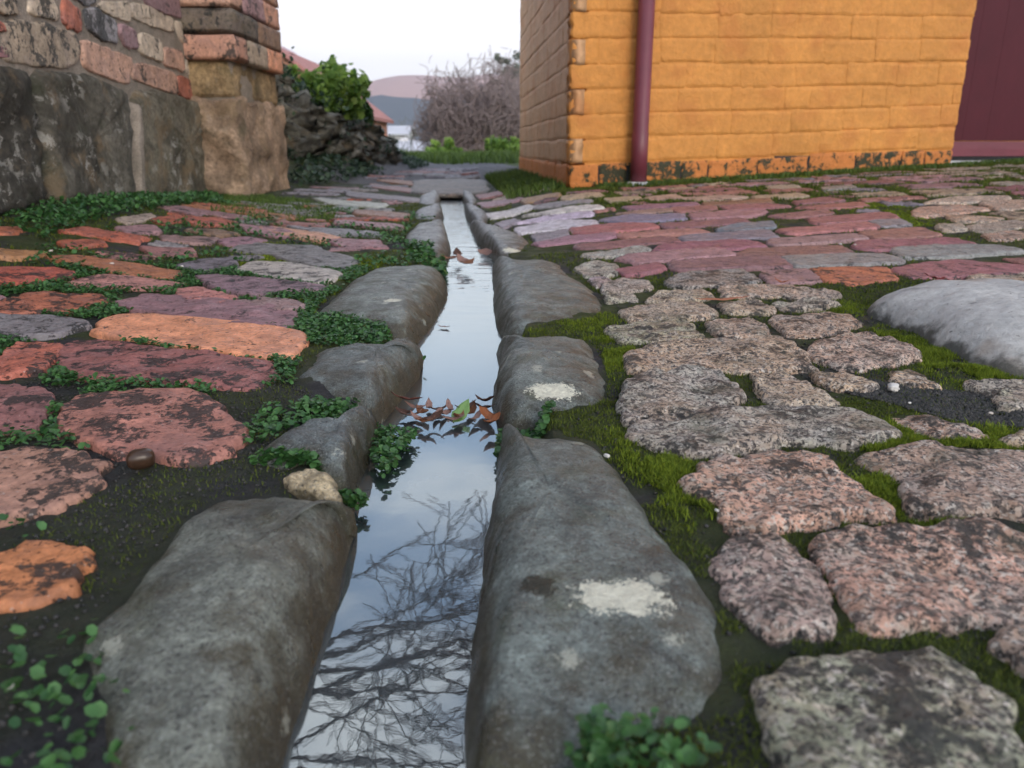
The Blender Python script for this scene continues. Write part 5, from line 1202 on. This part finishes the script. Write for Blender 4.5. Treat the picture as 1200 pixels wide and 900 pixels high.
leaf(541, 484, WATERZ+0.006, 0.030, 0.014, -0.4, 0.55, 0.2, (.20, .36, .12), 'single green leaf standing in the clump of brown leaves', 0.3, 0.3, 2)
gl = 'brown leaf in the wet clump across the gutter'; gg = 'leaf clump damming the gutter'
for k, (a, b_) in enumerate([(483,487),(495,483),(508,490),(520,485),(530,492),(500,494),(515,480),(527,478),(488,478),(552,483),(475,484),(490,491),(512,486),(538,488),(546,478),(503,477),(558,490)]):
    leaf(a, b_, WATERZ+0.003+0.002*(k % 3), 0.015+0.009*rng.random(), 0.006+0.004*rng.random(), rng.random()*6, 0.12*rng.standard_normal(), 0.14*rng.standard_normal(), [PK, BR, DB, PK][k % 4], ['pale pinkish leaf in the wet clump across the gutter', 'mid brown leaf in the wet clump across the gutter', 'darkest brown leaf in the wet clump across the gutter', 'pale pinkish leaf in the wet clump across the gutter'][k % 4], 0.5, 0.35, k, gg)
leaf(476, 468, WATERZ+0.014, 0.030, 0.011, 1.4, 0.1, 0.3, (.15, .045, .03), 'dark red wet leaf against the left kerb stone above the clump', 0.3, 0.3, 5)
for k, (a, b_, c_) in enumerate([(566,478,DB),(572,488,OR),(578,494,OR),(568,470,DB)]):
    leaf(a, b_, WATERZ+0.006+.002*k, 0.022, 0.010, rng.random()*6, 0.2*rng.standard_normal(), 0.25, c_, 'rusty leaf caught under the right kerb stones beside the clump', 0.5, 0.4, k+9, 'rusty leaves under the right kerb')
for k, (a, b_) in enumerate([(530,303),(542,306),(536,298),(548,309)]):
    leaf(a, b_, WATERZ+0.016, 0.045, 0.020, rng.random()*6, 0.15*rng.standard_normal(), 0.15*rng.standard_normal(), [BR, PK, DB][k % 3], 'brown leaf lodged at the narrow bend of the far water', 0.4, 0.3, k, 'leaves at the far bend')
for k, (a, b_) in enumerate([(573,297),(580,291)]):
    leaf(a, b_, -0.02, 0.055, 0.026, rng.random()*6, 0.5*rng.standard_normal(), 0.4, [PK, BR][k], 'pinkish leaf lying between two far right kerb stones', 0.4, 0.3, k+3, 'leaves between far kerb stones')
leaf(846, 351, None, 0.078, 0.010, -1.45, 0.02, 0.05, (.42, .17, .10), 'long narrow red-brown leaf lying across grey paving stones', 0.1, 0.15, 3)
leaf(915, 331, None, 0.022, 0.010, 0.9, 0.1, 0.1, (.36, .12, .06), 'small curled orange-brown leaf at the edge of the purple bricks', 0.6, 0.3, 4)
for k, (a, b_) in enumerate([(1095,326),(1105,330),(1122,333)]): leaf(a, b_, None, 0.030, 0.020, rng.random()*6, 0.15, 0.1, (.24, .045, .045), 'dark red leaf lying behind the pale boulder', 0.3, 0.2, k, 'red leaves behind the boulder')
leaf(520, 383, WATERZ+.002, 0.018, 0.007, 1.2, 0, 0.1, PK, 'small pinkish leaf floating next to the tan curled leaf', .2, .2, 6)
pebm = [block_mesh('pebble_%d' % i, 1, 1, 1, i+50, 0.42, 0.10, mat_simple('pale_pebble_%d' % i, [(.62, .61, .58), (.55, .5, .45)][i], 0.15, 200, 0.7), 6, 6, 6) for i in range(2)]
for k, (a, b_, s) in enumerate([(1047,454,.009),(1161,484,.004),(711,534,.005),(640,546,.0022),(12,804,.0035),(654,540,.003),(840,598,.003),(131,309,.008),(213,312,.007),(60,294,.008),(985,286,.006),(1002,287,.008),(1066,472,.003)]):
    s = s*(1 if k == 0 else 0.6); p = at_ground(np.array(float(a)), np.array(float(b_)), 0.004); o = place('pebble', pebm[k % 2], p, (0, 0, rng.random()*6), (s*1.5, s, s*.8), None)
    tag(o, ['white lump of lichen-pale stone on dark grit near the boulder'][0] if k == 0 else ['', 'round white pebble on dark grit below the bright moss', 'white pebble in the moss beside the long lichen-marked kerb stone', 'tiny white speck of stone on the long kerb stone', 'white pebble in dark soil left of the big near kerb stone', 'small white chip on top of the long kerb stone', 'tiny white pebble beside a dark pink paving stone', 'white pebble between thin red bricks by the wall', 'white pebble beside a slate grey brick left of the gutter', 'white pebble at the end of a thin rusty brick', 'smaller white pebble on the plum bricks', 'larger white pebble on the plum bricks', 'tiny white chip beside the white lump on dark grit'][k], 'pebble')
p = at_ground(np.array(168.0), np.array(541.0), 0.006); sm = block_mesh('snail', 0.017, 0.015, 0.014, 77, 0.006, 0.002, mat_simple('dark_snail_shell', (.045, .025, .015), .3, 150, .3, spec=.5), 8, 8, 8)
o = place('snail_shell', sm, p+[0, 0, .003], (0, 0, .4), (1, 1, 1), None); tag(o, 'small dark brown round shell beside the broken pink brick', 'shell')
def stick(name, pp, r, col, label, cat='twig'):
    v, f = tube(pp, r, 7); o = mesh(name, v, f, mat_simple(name+'_bark', col, .3, 120, .6)); return tag(o, label, cat)
p0 = at_z(np.array(318.0), np.array(915.0), np.array(-0.03)); p1 = at_z(np.array(364.0), np.array(858.0), np.array(-0.062)); stick('twig', [p0, p0*.5+p1*.5+[0, 0, .001], p1], [.0022, .002, .0012], (.42, .10, .05), 'orange-red twig dipping into the water at the near left kerb')
p0 = at_z(np.array(538.0), np.array(392.0), np.array(-0.050)); p1 = at_z(np.array(538.0), np.array(404.0), np.array(-0.063)); stick('twig', [p0, p1], [.0015, .0015], (.04, .035, .03), 'short dark twig poking out of the water')
